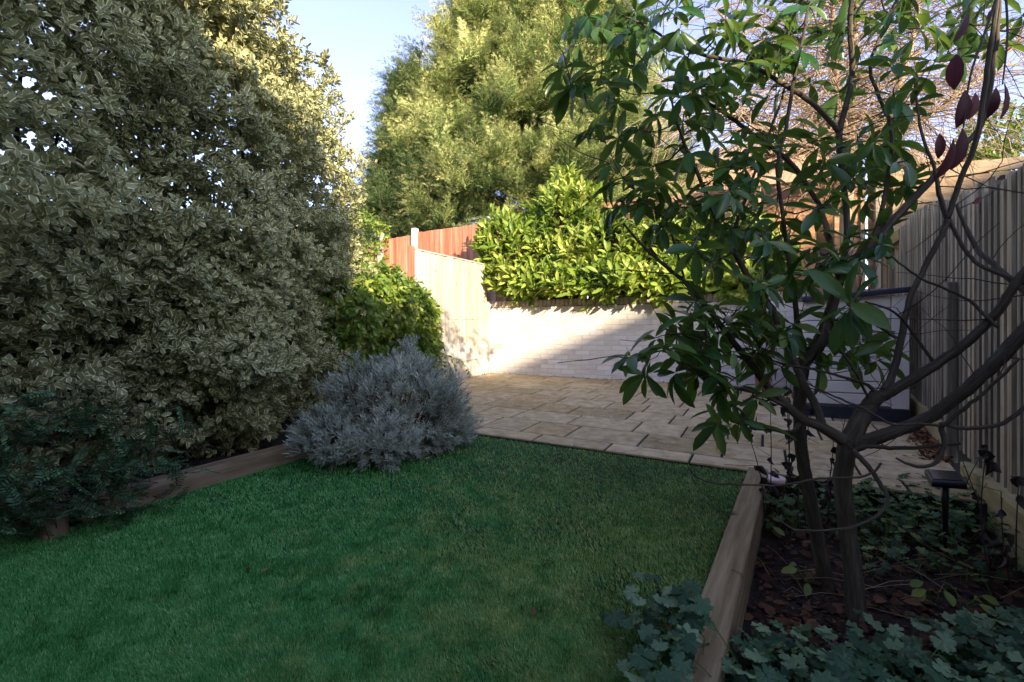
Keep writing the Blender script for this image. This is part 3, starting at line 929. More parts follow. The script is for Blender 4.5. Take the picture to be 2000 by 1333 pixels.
def roof_house(name, label, u0, u1, v_e, v_r, Y, roofm, wallm, depth=5, tdir=None):
    tdir = tdir or T
    h = thing(name, label, 'house', P(u0, 600, Y))
    o = P(u0, v_e, Y); w = (u1 - u0) / F * Y / abs(tdir.x)
    rz = (v_e - v_r) / F * Y * 1.15
    nb = Vector((-tdir.y, tdir.x, 0))
    mb = MB(); mb.box(Vector((o.x, o.y, 1.3)) + nb * .3, tdir * w, nb * depth * 2, UP * (o.z - 1.3)); mb.build('wall', wallm, h)
    mb = MB(); mb.box(o - tdir * .3, tdir * (w + .6), nb * depth + UP * rz, UP * .12)
    mb.box(o + nb * depth * 2 - tdir * .3, tdir * (w + .6), -nb * depth + UP * rz, UP * .12); mb.build('roof', roofm, h)
    mb = MB(); mb.poly([o + nb * .3, o + nb * (depth * 2 - .3), o + nb * depth + UP * rz]); mb.build('gable', wallm, h)
    mb = MB(); mb.poly([o + tdir * w + nb * .3, o + tdir * w + nb * (depth * 2 - .3), o + tdir * w + nb * depth + UP * rz])
    mb.build('gable', wallm, h)
    return h


roof_house('house', 'house with a broad orange brown tiled roof behind the bare twigs', 1250, 1540, 335, 262, 20, M['tile'], M['brick'], 4)
roof_house('house', 'house with a tan roof seen between the hedge and the cypress', 560, 800, 428, 405, 26, M['tile'], M['render'], 5)
roof_house('house', 'house with a small dark tiled roof above the tan plank fence', 1800, 1925, 318, 262, 13, M['greytile'], M['brick'], 2)
# blue grey shed roof glimpsed under the cypress
o = P(838, 441, 12.5); sh = thing('garden_shed', 'blue grey shed roof glimpsed under the cypress', 'shed', (o.x, o.y, 1.3))
mb = MB(); mb.box(Vector((o.x, o.y, 1.3)), T * 1.6, NB * 1.5, UP * (o.z - 1.3)); mb.build('wall', M['bluegrey'], sh)
mb = MB(); mb.box(o - NB * .1 - T * .1, T * 1.8, NB * 1.7 + UP * .35, UP * .05); mb.build('roof', M['bluegrey'], sh)

# ================================================================== PLANTS
def shell_points(ells, n, thick, front=None, noise_amp=.12, nscale=3.0, seed=0, zmin=None):
    """points on the outer shell of a union of ellipsoids (c, r); returns pos, outward"""
    vol = np.array([np.prod(np.array(r)) ** (2 / 3) for c, r in ells]); vol /= vol.sum()
    out_p = []; out_n = []
    for (c, r), w in zip(ells, vol):
        m = int(n * w * 1.0)
        d = randdir(m)
        if front is not None:
            f = np.array(front); dot = d @ f
            keep = (dot > -.35) | (RNG.random(m) < .25)
            d = d[keep]
        c = np.array(c); r = np.array(r)
        nn = unit(d / r)
        amp = vnoise(d * r + c, nscale, seed) + .6 * vnoise(d * r + c, nscale * 2.3, seed + 5)
        depth = np.abs(RNG.normal(0, 1, len(d))) * thick
        p = c + d * r + nn * (amp * noise_amp)[:, None] - nn * depth[:, None]
        ok = np.ones(len(p), bool)
        for (c2, r2) in ells:
            if np.allclose(c2, c): continue
            q = (p - np.array(c2)) / (np.array(r2) - thick * 1.3)
            ok &= (q ** 2).sum(1) > 1
        if zmin is not None: ok &= p[:, 2] > zmin
        out_p.append(p[ok]); out_n.append(nn[ok])
    return np.concatenate(out_p), np.concatenate(out_n)


def sprigs(pos, axis, k, spread, length, lj=.2, along=.05, droop=.0):
    """k leaves round every sprig; returns leaf pos, axis, normal, L"""
    N = len(pos)
    axis = unit(axis)
    h = unit(np.cross(axis, randdir(N))); g = np.cross(axis, h)
    P_, A_, N_, L_ = [], [], [], []
    for i in range(k):
        a = 2 * math.pi * i * .381966 + RNG.uniform(0, .5, N)
        rad = h * np.cos(a)[:, None] + g * np.sin(a)[:, None]
        s = spread * (1 - .55 * i / k) * RNG.uniform(.75, 1.25, N)
        ax = axis * np.cos(s)[:, None] + rad * np.sin(s)[:, None]
        ax[:, 2] -= droop
        P_.append(pos + axis * (along * i / k)); A_.append(ax); N_.append(axis - rad * .3 + RNG.normal(0, .22, (N, 3)))
        L_.append(length * RNG.uniform(1 - lj, 1 + lj, N))
    return np.concatenate(P_), np.concatenate(A_), np.concatenate(N_), np.concatenate(L_)


# ---- big variegated shrub on the left
hedge = thing('variegated_shrub', 'tall grey green shrub with cream edged leaves filling the left side', 'shrub', gz((-2.6, 2.9, 0)))
EH = [((-3.45, 1.75, 1.75), (1.25, 1.2, 2.5)), ((-2.85, 2.75, 1.95), (1.0, 1.05, 2.5)), ((-2.42, 3.7, 1.8), (.90, 1.0, 2.25)), ((-2.13, 4.5, 1.7), (.66, .75, 2.0)),
      ((-2.0, 3.3, .95), (.55, .62, .78))]
hp, hn = shell_points(EH, 62000, .13, front=(.55, -.83, 0), noise_amp=.30, nscale=3.4, seed=1, zmin=.2)
hi, hni = shell_points([(c, tuple(np.array(r) * .86)) for c, r in EH], 52000, .22, front=(.55, -.83, 0), noise_amp=.1, nscale=2.6, seed=6, zmin=.25)
hp = np.concatenate([hp, hi]); hn = np.concatenate([hn, hni]); nout = len(hp) - len(hi)
_c = vnoise(hp * np.array([1, 1, 1.9]), 3.8, 9) + .5 * vnoise(hp * np.array([1, 1, 1.6]), 8.5, 3)
_k = _c < .30
_k[nout:] = _c[nout:] < .95
_far = (hp[:, 1] > 3.9) & (hp[:, 2] > 2.0)                 # the far end thins out into loose shoots
_k &= ~(_far & (RNG.random(len(hp)) < .35))
_k[nout:] |= (hp[nout:, 2] > 1.9) & (hp[nout:, 1] < 3.6)
_k[:nout] |= (hp[:nout, 2] > 2.6) & (hp[:nout, 1] < 3.4) & (_c[:nout] < .55)
hp, hn = hp[_k], hn[_k]
ax = hn * 1.0 + np.array([0, 0, .35]) + RNG.normal(0, .35, hp.shape)
lp, la, ln_, LL = sprigs(hp, ax, 7, 1.25, .046, .3, .055)
tone = np.clip(.5 + .3 * vnoise(lp, 2.2, 3) + RNG.normal(0, .2, len(lp)), 0, 1)
leaves('foliage', M['L_hedge'], lp, la, ln_, LL, LL * .26, T_OVAL, hedge, rnd=tone)
# upright shoots breaking the outline
m = 420
idx = RNG.choice(len(hp), 5000); sel = [i for i in idx if hn[i][2] > .15][:m]
sp_, sa_ = hp[sel], unit(np.array([.1, 0, 1.0]) + hn[sel] * .45 + RNG.normal(0, .15, (len(sel), 3)))
mb = MB(); AP, AA, AN, AL = [], [], [], []
for p_, a_ in zip(sp_, sa_):
    L = random.uniform(.12, .34); mb.tube([p_ - a_ * .2, p_, p_ + a_ * L], [.004, .003, .0012], 4)
    for k in range(int(L / .022)):
        AP.append(p_ + a_ * (k * .022)); dd_ = np.array(randdir(1)[0]); AA.append(dd_ + a_ * .8); AN.append(a_); AL.append(random.uniform(.035, .052))
leaves('shoot_leaves', M['L_hedge'], np.array(AP), np.array(AA), np.array(AN), np.array(AL), np.array(AL) * .28, T_OVAL, hedge)
random.seed(21)
for k in range(26):
    b = Vector((-3.3 + k * .055, 1.9 + k * .11, .1)); b = b + Vector((random.uniform(-.15, .15), random.uniform(-.15, .15), 0))
    c_ = EH[min(3, k // 7)]; tgt = Vector(c_[0]) + Vector((random.uniform(-.6, .6), random.uniform(-.6, .6), random.uniform(.3, 1.6)))
    mid = (b + tgt) / 2 + Vector((random.uniform(-.2, .2), random.uniform(-.2, .2), 0))
    mb.tube([b, mid, tgt], [.028, .016, .005], 6)
mb.build('branches', M['darkbark'], hedge, smooth=True)

# ---- dark green sprigs front left
dk = thing('dark_evergreen', 'low dark green bush with narrow ranked leaves at the left edge', 'shrub', gz((-2.4, 2.2, 0)))
random.seed(31); mb = MB(); AP, AA, AN, AL = [], [], [], []
sprigs_n = 0
for k in range(330):
    u = random.uniform(-60, 370) if k > 160 else random.uniform(-60, 270)
    v = 770 + abs(random.gauss(0, 1)) * 95 if u < 220 else 880 + random.gauss(0, 40)
    v = 900 + random.random() * 130 if k < 160 else v
    v = min(v, 1040 - .18 * max(u, 0)); Y = random.uniform(1.78, 2.0) + max(u, 0) * .0013
    tip = P(u, v, Y)
    dr = Vector((random.gauss(.35, .5), random.gauss(-.45, .35), random.gauss(.35, .4))).normalized()
    L = random.uniform(.08, .15); st = tip - dr * L
    mb.tube([st - dr * .04, st, tip], [.002, .0018, .001], 4)
    sd = dr.cross(Vector((random.gauss(0, .4), random.gauss(0, .4), 1))).normalized(); nr_ = sd.cross(dr)
    nlf = int(L / .0125)
    for j in range(nlf):
        for s_ in (-1, 1):
            AP.append(tuple(st + dr * (L * j / nlf))); AA.append(tuple(sd * s_ + dr * .55 + UP * random.uniform(-.05, .2))); AN.append(tuple(nr_)); AL.append(random.uniform(.026, .037) * (1 - .4 * j / nlf))
    for j in range(5):
        AP.append(tuple(tip)); q = randdir(1)[0]; AA.append((dr.x * 1.3 + q[0], dr.y * 1.3 + q[1], dr.z * 1.3 + q[2])); AN.append(tuple(nr_)); AL.append(.016)
leaves('foliage', M['L_dark'], np.array(AP), np.array(AA), np.array(AN), np.array(AL), np.array(AL) * .15, T_OVAL, dk)
mb.build('stems', M['darkbark'], dk)

# ---- lavender
lc = P(765, 810, 3.45)
lav = thing('lavender_bush', 'rounded silver grey lavender bush spilling over the lawn edge', 'lavender', gz(lc))
EL = [((lc.x, lc.y, .48), (.44, .44, .35)), ((lc.x - .28, lc.y - .20, .34), (.30, .30, .20)), ((lc.x + .27, lc.y + .03, .40), (.28, .32, .26)), ((lc.x + .0, lc.y - .34, .30), (.27, .22, .14)),
      ((lc.x + .08, lc.y + .05, .66), (.25, .26, .24))]
tp, tn = shell_points(EL, 5600, .07, front=(.2, -.98, .1), noise_amp=.10, nscale=9, seed=4, zmin=.16)
ax = tn * .9 + np.array([0, 0, .75]) + RNG.normal(0, .22, tp.shape)
lp, la, ln_, LL = sprigs(tp, ax, 13, .95, .040, .3, .05)
tone = np.clip(.5 + .35 * vnoise(lp, 6, 2) + RNG.normal(0, .2, len(lp)), 0, 1)
leaves('foliage', M['L_lav'], lp, la, ln_, LL, .0034, T_NEEDLE, lav, rnd=tone)
tp2, tn2 = shell_points(EL, 5200, .11, front=(.2, -.98, .1), noise_amp=.03, nscale=9, seed=4, zmin=.12)
tp2 = tp2 - tn2 * .05
leaves('stems', M['L_lavdead'], tp2 - unit(tn2 + [0, 0, .8]) * .06, tn2 + np.array([0, 0, .8]) + RNG.normal(0, .2, tp2.shape), randdir(len(tp2)), RNG.uniform(.08, .14, len(tp2)), .0022, T_NEEDLE, lav)
mb = MB(); random.seed(5)
for k in range(60):
    a = random.uniform(0, 6.28); r_ = random.uniform(.15, .5)
    mb.tube([Vector((lc.x, lc.y, .18)), Vector((lc.x + math.cos(a) * r_ * .6, lc.y + math.sin(a) * r_ * .6, .34)), Vector((lc.x + math.cos(a) * r_, lc.y + math.sin(a) * r_ * .9, random.uniform(.3, .8)))], [.012, .006, .002], 5)
mb.build('branches', M['darkbark'], lav)

# ---- climber on the low fence
ivc = thing('climbing_plant', 'leafy green climber heaped over the low fence in half sun', 'climber', gz(S0 - SD * .8))
def fpt(s, out, z): return CW - SD * s - SN * out + UP * z
e = []
for (s, out, z, ra, rb, rz_) in ((2.3, .14, 1.12, .48, .32, .46), (2.8, .22, 1.15, .55, .40, .55), (3.4, .25, 1.15, .5, .40, .55), (1.95, .08, 1.0, .34, .2, .36), (2.75, .05, 1.5, .5, .22, .20), (1.75, .04, .72, .16, .10, .26)):
    c_ = fpt(s, out, z); e.append(((c_.x, c_.y, c_.z), (max(ra * .55, rb), ra, rz_)))
ip, inn = shell_points(e, 4200, .07, front=(.5, -.85, .1), noise_amp=.10, nscale=6, seed=8)
lp, la, ln_, LL = sprigs(ip, inn + np.array([0, 0, -.35]) + RNG.normal(0, .4, ip.shape), 7, 1.1, .062, .3, .09, droop=.55)
tone = np.clip(.45 + .3 * vnoise(lp, 4, 2) + RNG.normal(0, .22, len(lp)), 0, 1)
leaves('foliage', M['L_ivy'], lp, la, ln_, LL, LL * .24, T_OVAL, ivc, rnd=tone)
random.seed(14); mb = MB(); AP, AA = [], []
for k in range(16):
    s = random.uniform(1.45, 2.6); z = random.uniform(.5, 1.3); pts = []
    if k == 0: path = [(1.75, .04, .75), (1.35, .05, .72), (1.0, .05, .66), (.80, .06, .52), (.78, .08, .40)]
    elif k == 1: path = [(1.9, .04, .8), (1.6, .05, .55), (1.3, .08, .50)]
    else: path = [(s, .06, z), (s - .15, .1, z - .02), (s - .32 * random.random(), .1, z - .25 * random.random() - .1)]
    pts = [fpt(*a) for a in path]
    mb.tube(pts, .0035, 5)
    for i in range(len(pts) - 1):
        for j in range(7):
            q_ = pts[i].lerp(pts[i + 1], j / 7); AP.append(tuple(q_)); d_ = randdir(1)[0]; AA.append((d_[0], d_[1], -.6))
leaves('trailing_leaves', M['L_ivy'], np.array(AP), np.array(AA), randdir(len(AP)) + np.array([0, -1, .5]), .05, .013, T_OVAL, ivc)
mb.build('stems', M['darkbark'], ivc)

# ---- laurel behind the wall
lau = thing('laurel_bush', 'bright yellow green laurel bush overhanging the white brick wall', 'shrub', CW + T * 1.6 + NB * .5 + UP * 1.3)
def wpt(t, n, z): return CW + T * t + NB * n + UP * z
e = []
for (t, n, z, rt, rn, rz_) in ((.65, .25, 2.2, .68, .42, .62), (1.25, .40, 2.55, .55, .45, .78), (1.15, .45, 2.9, .34, .34, .62), (2.0, .25, 2.12, .75, .48, .52), (2.9, .25, 2.05, .8, .42, .52), (3.7, .25, 1.95, .6, .4, .45), (.25, .1, 2.55, .35, .25, .3),
                               (1.5, -.10, 1.74, .5, .30, .20), (2.6, -.08, 1.72, .75, .28, .20), (.75, -.06, 1.84, .42, .26, .2)):
    c_ = wpt(t, n, z); e.append(((c_.x, c_.y, c_.z), (rt, rn + .1, rz_)))
ip, inn = shell_points(e, 2750, .09, front=(-.1, -.99, .1), noise_amp=.12, nscale=4.5, seed=2, zmin=1.5)
keep = ~(((ip - np.array(CW)) @ np.array(NB) < .0) & (ip[:, 2] < 1.58) & (RNG.random(len(ip)) < .3))
ip, inn = ip[keep], inn[keep]
ax = inn * .7 + np.array([-.15, -.1, .85]) + RNG.normal(0, .28, ip.shape)
lp, la, ln_, LL = sprigs(ip, ax, 8, .85, .165, .25, .20)
tone = np.clip(.5 + .25 * vnoise(lp, 3, 6) + RNG.normal(0, .22, len(lp)), 0, 1)
leaves('foliage', M['L_laurel'], lp, la, ln_, LL, LL * .16, T_LONG, lau, rnd=tone)
random.seed(15); mb = MB(); AP, AA, AN = [], [], []
shoots = [wpt(1.18 + .1 * k, .3 + .06 * (k % 2), 3.0) for k in (-3, -1.5, -.6, 0, .7, 1.6, 2.6)] + [wpt(.1, .05, 2.5), wpt(.3, 0, 2.25), wpt(.15, .0, 2.0), wpt(2.3, .2, 2.5), wpt(3.0, .2, 2.4)]
for p_ in shoots:
    up_ = Vector((random.uniform(-.2, .2), random.uniform(-.2, .1), 1)) if p_.z > 2.4 else (Vector((-.8, -.3, .5)))
    if p_ in shoots[7:10]: up_ = Vector((-.7, -.2, .45))
    up_.normalize(); L = random.uniform(.25, .5); mb.tube([p_ - up_ * .3, p_ + up_ * L], [.008, .003], 5)
    for k in range(14):
        AP.append(tuple(p_ + up_ * (L * k / 14))); d_ = randdir(1)[0]; AA.append(tuple(np.array(up_) * 1.0 + d_ * .8)); AN.append(tuple(d_))
leaves('shoot_leaves', M['L_laurel'], np.array(AP), np.array(AA), np.array(AN), .15, .026, T_LONG, lau, rnd=RNG.uniform(.5, 1, len(AP)))
for k in range(26):
    t = .4 + k * .13; b = wpt(t, .5, 1.3)
    mb.tube([b, wpt(t + random.uniform(-.2, .2), .35, 1.8), wpt(t + random.uniform(-.4, .4), random.uniform(.1, .5), 2.4)], [.018, .012, .004], 5)
mb.build('branches', M['darkbark'], lau)

# ---- small shrub beyond the red fence's left end
c_ = P(716, 470, 9.6); sb = thing('garden_shrub', 'small sunlit green shrub beyond the left end of the red fence', 'shrub', (c_.x, c_.y, 1.3))
ip, inn = shell_points([(tuple(c_), (.45, .35, .55)), ((c_.x - .6, c_.y, c_.z), (.5, .4, .6))], 600, .08, noise_amp=.1, nscale=6)
lp, la, ln_, LL = sprigs(ip, inn, 6, 1.1, .07, .3, .06)
leaves('foliage', M['L_ivy'], lp, la, ln_, LL, LL * .25, T_OVAL, sb)
mb = MB(); mb.tube([Vector((c_.x, c_.y, 1.3)), c_], [.03, .01], 6); mb.build('stem', M['darkbark'], sb)
c_ = P(1965, 262, 9.0); sb = thing('garden_shrub', 'sunlit small leaved bush above the tan planks at the right edge', 'shrub', (c_.x, c_.y, 1.3))
ip, inn = shell_points([(tuple(c_), (.75, .6, .5)), ((c_.x + 1, c_.y, c_.z - .1), (.8, .6, .6)), ((c_.x + .3, c_.y, c_.z - 1), (1.2, .6, .9))], 2400, .1, noise_amp=.1, nscale=6)
lp, la, ln_, LL = sprigs(ip, inn, 6, 1.1, .06, .3, .06)
leaves('foliage', M['L_ivy'], lp, la, ln_, LL, LL * .3, T_OVAL, sb)
mb = MB(); mb.tube([Vector((c_.x, c_.y, 1.3)), c_], [.05, .02], 6); mb.build('stem', M['darkbark'], sb)


# ---- conifers
def conifer(label, base, height, rad, nbr, mat, seed, zlow=.06, per=26, spray=.30, brown=.05, profile=None):
    rs = np.random.default_rng(seed)
    t = thing('cypress_tree', label, 'tree', base)
    mb = MB()
    top = Vector(base) + UP * height
    mb.tube([Vector(base), Vector(base) + UP * height * .5, top], [.22 * rad / 4, .13 * rad / 4, .01], 8); 
    AP, AA, AN, AR, BL = [], [], [], [], []
    for k in range(nbr):
        h = zlow + (1 - zlow) * (k + rs.random()) / nbr
        az = rs.uniform(0, 2 * math.pi)
        r = rad * (profile(h) if profile else min(1, (1 - h) ** .75 * 1.15)) * rs.uniform(.72, 1.12)
        r = max(r, .12)
        o_ = np.array(base) + np.array([0, 0, height * h])
        rise = .45 + .5 * h
        dirv = np.array([math.cos(az), math.sin(az), 0])
        n = int(per * (.5 + r / rad))
        s = np.sqrt(rs.uniform(.10, 1, n))
        p_ = o_ + dirv * (s * r)[:, None] + np.array([0, 0, 1]) * ((s * r * rise - .22 * (s * r) ** 2 * .6))[:, None]
        w = .085 * r * (1.1 - s)[:, None] + .075
        p_ = p_ + rs.normal(0, 1, (n, 3)) * w * np.array([1, 1, .5])
        a_ = dirv * 1.0 + np.array([0, 0, .75]) + rs.normal(0, .45, (n, 3))
        AP.append(p_); AA.append(a_)
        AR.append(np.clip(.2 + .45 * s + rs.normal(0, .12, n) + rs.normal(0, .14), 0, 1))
        if k % 3 == 0:
            e_ = o_ + dirv * r * .8 + np.array([0, 0, r * .8 * rise * .8])
            mb.tube([Vector(o_ - [0, 0, .1]), Vector((o_ + e_) / 2), Vector(e_)], [.035, .02, .006], 4)
    mb.build('trunk', M['redbark'], t)
    AP = np.concatenate(AP); AA = np.concatenate(AA); AR = np.concatenate(AR)
    # every point starts a feathery spray: fronds ranked along a drooping axis
    AP = AP[::8]; AA = unit(AA[::8]); AR = AR[::8]; C_ = 5; K = 26
    AR = np.repeat(AR + rs.normal(0, .10, len(AR)), C_); AA = unit(np.repeat(AA, C_, 0) + rs.normal(0, .30, (len(AP) * C_, 3))); AP = np.repeat(AP, C_, 0) + rs.normal(0, .07, (len(AP) * C_, 3))
    n0 = len(AP); ln = rs.uniform(.5, 1.15, n0) * spray / .17
    side = unit(np.cross(AA, unit(np.array([0, 0, 1.0]) + rs.normal(0, .3, (n0, 3)))))
    rep_ = lambda a: np.repeat(a, K, 0)
    tt = np.tile((np.arange(K) + .5) / K, n0); sg = np.tile(np.where(np.arange(K) % 2, 1.0, -1.0), n0)
    lr = rep_(ln)
    P2 = rep_(AP) + rep_(AA) * (lr * tt)[:, None] + rep_(side) * (sg * lr * .13 * (1 - tt) * rs.uniform(0, 1, len(tt)))[:, None]
    P2[:, 2] -= .20 * lr * tt ** 2
    P2 += rs.normal(0, .014, P2.shape)
    A2 = rep_(AA) + rep_(side) * (sg * rs.uniform(.45, 1.0, len(tt)))[:, None] + rs.normal(0, .16, P2.shape); A2[:, 2] -= .35 * tt
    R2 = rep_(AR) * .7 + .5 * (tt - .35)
    L = spray * 1.35 * rs.uniform(.6, 1.0, len(P2)) * (1.1 - .6 * tt)
    isb = (rs.random(len(P2)) < brown)
    N2 = np.cross(A2, rep_(side)) + rs.normal(0, .25, P2.shape)
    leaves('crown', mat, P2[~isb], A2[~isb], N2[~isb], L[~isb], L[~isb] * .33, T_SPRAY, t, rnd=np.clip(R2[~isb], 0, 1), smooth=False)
    if isb.any():
        leaves('dry_sprays', M['L_brownspray'], P2[isb] - A2[isb] * .1, A2[isb], N2[isb], L[isb], L[isb] * .2, T_SPRAY, t, smooth=False)
    return t


conifer('large yellow green cypress tree rising out of the top of the picture', (.75, 14.2, 1.3), 15.5, 4.3, 950, M['L_conifer'], 3, per=42, spray=.17, zlow=.10,
        profile=lambda h: .85 + .15 * min(h / .25, 1) if h < .25 else max(.05, 1.0 - ((h - .25) / .75) ** .9))
conifer('smaller cypress tree with shade painted into its dark branches beside the large cypress', (-2.8, 13.2, 1.3), 6.7, 1.55, 380, M['L_conifer2'], 5, per=32, spray=.17, zlow=.02,
        profile=lambda h: min(1, (1 - h) ** 1.15 * 1.2))


# ---- bare sunlit tree, right background
def catmull(pts, rad, sub=5):
    pts = [Vector(p) for p in pts]; P4 = [pts[0]] + pts + [pts[-1]]; out = []; ro = []
    for i in range(len(pts) - 1):
        a, b, c, d = P4[i], P4[i + 1], P4[i + 2], P4[i + 3]
        for k in range(sub):
            t = k / sub
            out.append(.5 * ((2 * b) + (c - a) * t + (2 * a - 5 * b + 4 * c - d) * t * t + (3 * b - 3 * c + d - a) * t ** 3))
            ro.append(rad[i] * (1 - t) + rad[i + 1] * t)
    out.append(pts[-1]); ro.append(rad[-1])
    return out, ro


bare = thing('bare_tree', 'leafless tree with a mass of sunlit tan twigs by the back fence', 'tree', gz((3.95, 5.6, 0)))
random.seed(41)
mb = MB(); tw = MB()
limbs = []
def limb(pts, r, b=mb, sub=5, sides=7):
    o_, ro = catmull(pts, r, sub); b.tube(o_, ro, sides, smooth if False else None); limbs.append((o_, ro)); return o_
base = gz((3.98, 5.62, 0))
K1 = P(1662, 300, 5.6)
limb([base, P(1660, 560, 5.6), P(1652, 450, 5.58), P(1657, 370, 5.55), K1], [.085, .07, .065, .062, .06])
limb([K1, P(1640, 200, 5.5), P(1628, 80, 5.4), P(1622, -80, 5.4)], [.05, .042, .035, .02])
limb([K1, P(1665, 180, 5.6), P(1672, 40, 5.6), P(1680, -120, 5.6)], [.05, .04, .03, .02])
limb([K1, P(1730, 230, 5.5), P(1780, 90, 5.4), P(1800, -60, 5.4)], [.045, .038, .03, .02])
limb([K1, P(1600, 240, 5.7), P(1540, 170, 5.8), P(1460, 90, 6.0), P(1400, 20, 6.2)], [.04, .032, .026, .02, .012])
limb([K1, P(1760, 260, 5.7), P(1880, 180, 5.8), P(1990, 80, 6)], [.04, .032, .026, .018])
limb([K1, P(1560, 280, 5.4), P(1480, 240, 5.3), P(1420, 220, 5.2)], [.03, .022, .018, .01])
starts = [(o_, ro) for o_, ro in limbs[1:]]
for k in range(820):
    o_, ro = random.choice(starts); i = random.randrange(3, len(o_)); p = o_[i].copy()
    a = random.uniform(0, 6.28); d = Vector((math.cos(a) * 1.0, math.sin(a) * .55, random.uniform(-.1, 1.0))).normalized()
    L = random.uniform(.6, 1.7); n = 10; pts = [p]; r0 = random.uniform(.005, .011)
    wv = Vector((random.gauss(0, .12), random.gauss(0, .12), 0))
    for j in range(n):
        d = (d + wv * .35 + Vector((random.gauss(0, .10), random.gauss(0, .10), -.13 + random.gauss(0, .07)))).normalized()
        p = p + d * (L / n); pts.append(p)
    tw.tube(pts, [r0 * (1 - .8 * j / n) for j in range(n + 1)], 4, cap=False)
    for _ in range(3):
        j = random.randrange(2, n); q = pts[j]; d2 = (pts[j] - pts[j - 1]).normalized() + Vector((random.gauss(0, .6), random.gauss(0, .6), random.gauss(0, .5))); d2.normalize(); pp = [q]
        for m_ in range(5):
            d2 = (d2 + Vector((random.gauss(0, .15), random.gauss(0, .15), -.06))).normalized(); q = q + d2 * random.uniform(.05, .12); pp.append(q)
        tw.tube(pp, [.0045, .004, .0035, .003, .0025, .002], 3, cap=False)
mb.build('trunk', M['palebark'], bare, smooth=True)
tw.build('twigs', M['palebark'], bare, smooth=True)

# ================================================================== FOREGROUND TREE
mag = thing('magnolia_tree', 'dark evergreen tree with long glossy leaves leaning over the bed at right', 'tree', (1.257, 1.753, 0))
random.seed(51)
mb = MB(); nodes = []      # (point, radius) for twig attachment


def branch(ctrl, r, sub=6, sides=9, bld=None):
    """ctrl: (u, v, Y)"""
    pts = [P(*c) for c in ctrl]
    o_, ro = catmull(pts, r, sub)
    for i in range(1, len(o_) - 1):
        o_[i] = o_[i] + Vector((random.gauss(0, .0010), random.gauss(0, .0010), random.gauss(0, .0010)))
    (bld or mb).tube(o_, ro, sides)
    for p, q in zip(o_, ro): nodes.append((p, q))
    return o_


# trunk A and B
branch([(1672, 1215, 1.72), (1666, 1120, 1.74), (1655, 1030, 1.75), (1645, 950, 1.75), (1651, 895, 1.75), (1659, 858, 1.75)], [.036, .031, .030, .029, .031, .034])
branch([(1618, 1170, 1.93), (1602, 1080, 1.94), (1585, 990, 1.95), (1568, 900, 1.95), (1561, 820, 1.95), (1563, 750, 1.95), (1570, 700, 1.95)], [.032, .028, .026, .024, .024, .025, .026])
# A: to node 2, then the two right limbs
branch([(1657, 866, 1.75), (1680, 822, 1.75), (1700, 790, 1.75), (1716, 772, 1.75)], [.034, .031, .027, .028])
branch([(1714, 776, 1.75), (1740, 765, 1.74), (1812, 722, 1.70), (1887, 670, 1.66), (1947, 610, 1.62), (1977, 565, 1.60), (2010, 520, 1.58)], [.024, .019, .017, .016, .015, .014, .013])
branch([(1722, 772, 1.75), (1742, 735, 1.76), (1760, 662, 1.78), (1775, 590, 1.80), (1805, 524, 1.80), (1842, 452, 1.80), (1850, 430, 1.80)], [.016, .013, .012, .011, .010, .010, .011])
branch([(1850, 430, 1.80), (1877, 348, 1.78), (1908, 270, 1.74), (1928, 135, 1.70), (1945, 20, 1.66), (1952, -60, 1.64)], [.010, .009, .009, .008, .007, .006])
branch([(1850, 430, 1.80), (1834, 380, 1.80), (1826, 330, 1.80), (1800, 260, 1.82), (1786, 160, 1.85)], [.009, .008, .006, .005, .003])
branch([(1852, 425, 1.80), (1876, 475, 1.78), (1910, 516, 1.74), (1962, 539, 1.68), (2010, 556, 1.62)], [.007, .007, .007, .008, .009])
branch([(1868, 400, 1.95), (1902, 479, 1.88), (1936, 512, 1.78), (1981, 552, 1.66), (2015, 575, 1.6)], [.006, .009, .010, .011, .013])
# big low right limb
branch([(1655, 872, 1.75), (1690, 862, 1.73), (1737, 846, 1.70), (1812, 816, 1.66), (1869, 775, 1.62), (1925, 726, 1.58), (1962, 689, 1.55), (2040, 605, 1.5)], [.032, .026, .023, .021, .021, .021, .022, .022])
# left limb sweeping up and out
branch([(1650, 862, 1.75), (1604, 834, 1.77), (1568, 819, 1.79), (1544, 798, 1.80), (1503, 759, 1.82), (1462, 704, 1.84), (1429, 666, 1.85), (1400, 625, 1.86), (1370, 588, 1.86), (1337, 550, 1.86), (1300, 520, 1.85), (1262, 486, 1.84), (1217, 437, 1.84)],
       [.024, .019, .017, .016, .0145, .0135, .012, .011, .0095, .008, .007, .006, .004])
branch([(1606, 833, 1.78), (1597, 800, 1.80), (1578, 766, 1.82), (1563, 735, 1.85), (1548, 700, 1.88), (1534, 673, 1.90), (1520, 632, 1.92), (1506, 603, 1.93), (1479, 563, 1.95), (1454, 530, 1.95), (1423, 470, 1.95), (1404, 440, 1.95), (1366, 348, 1.95), (1342, 294, 1.95), (1319, 230, 1.95), (1312, 199, 1.95)],
       [.015, .014, .014, .014, .015, .015, .0145, .014, .013, .012, .011, .010, .008, .007, .005, .004])
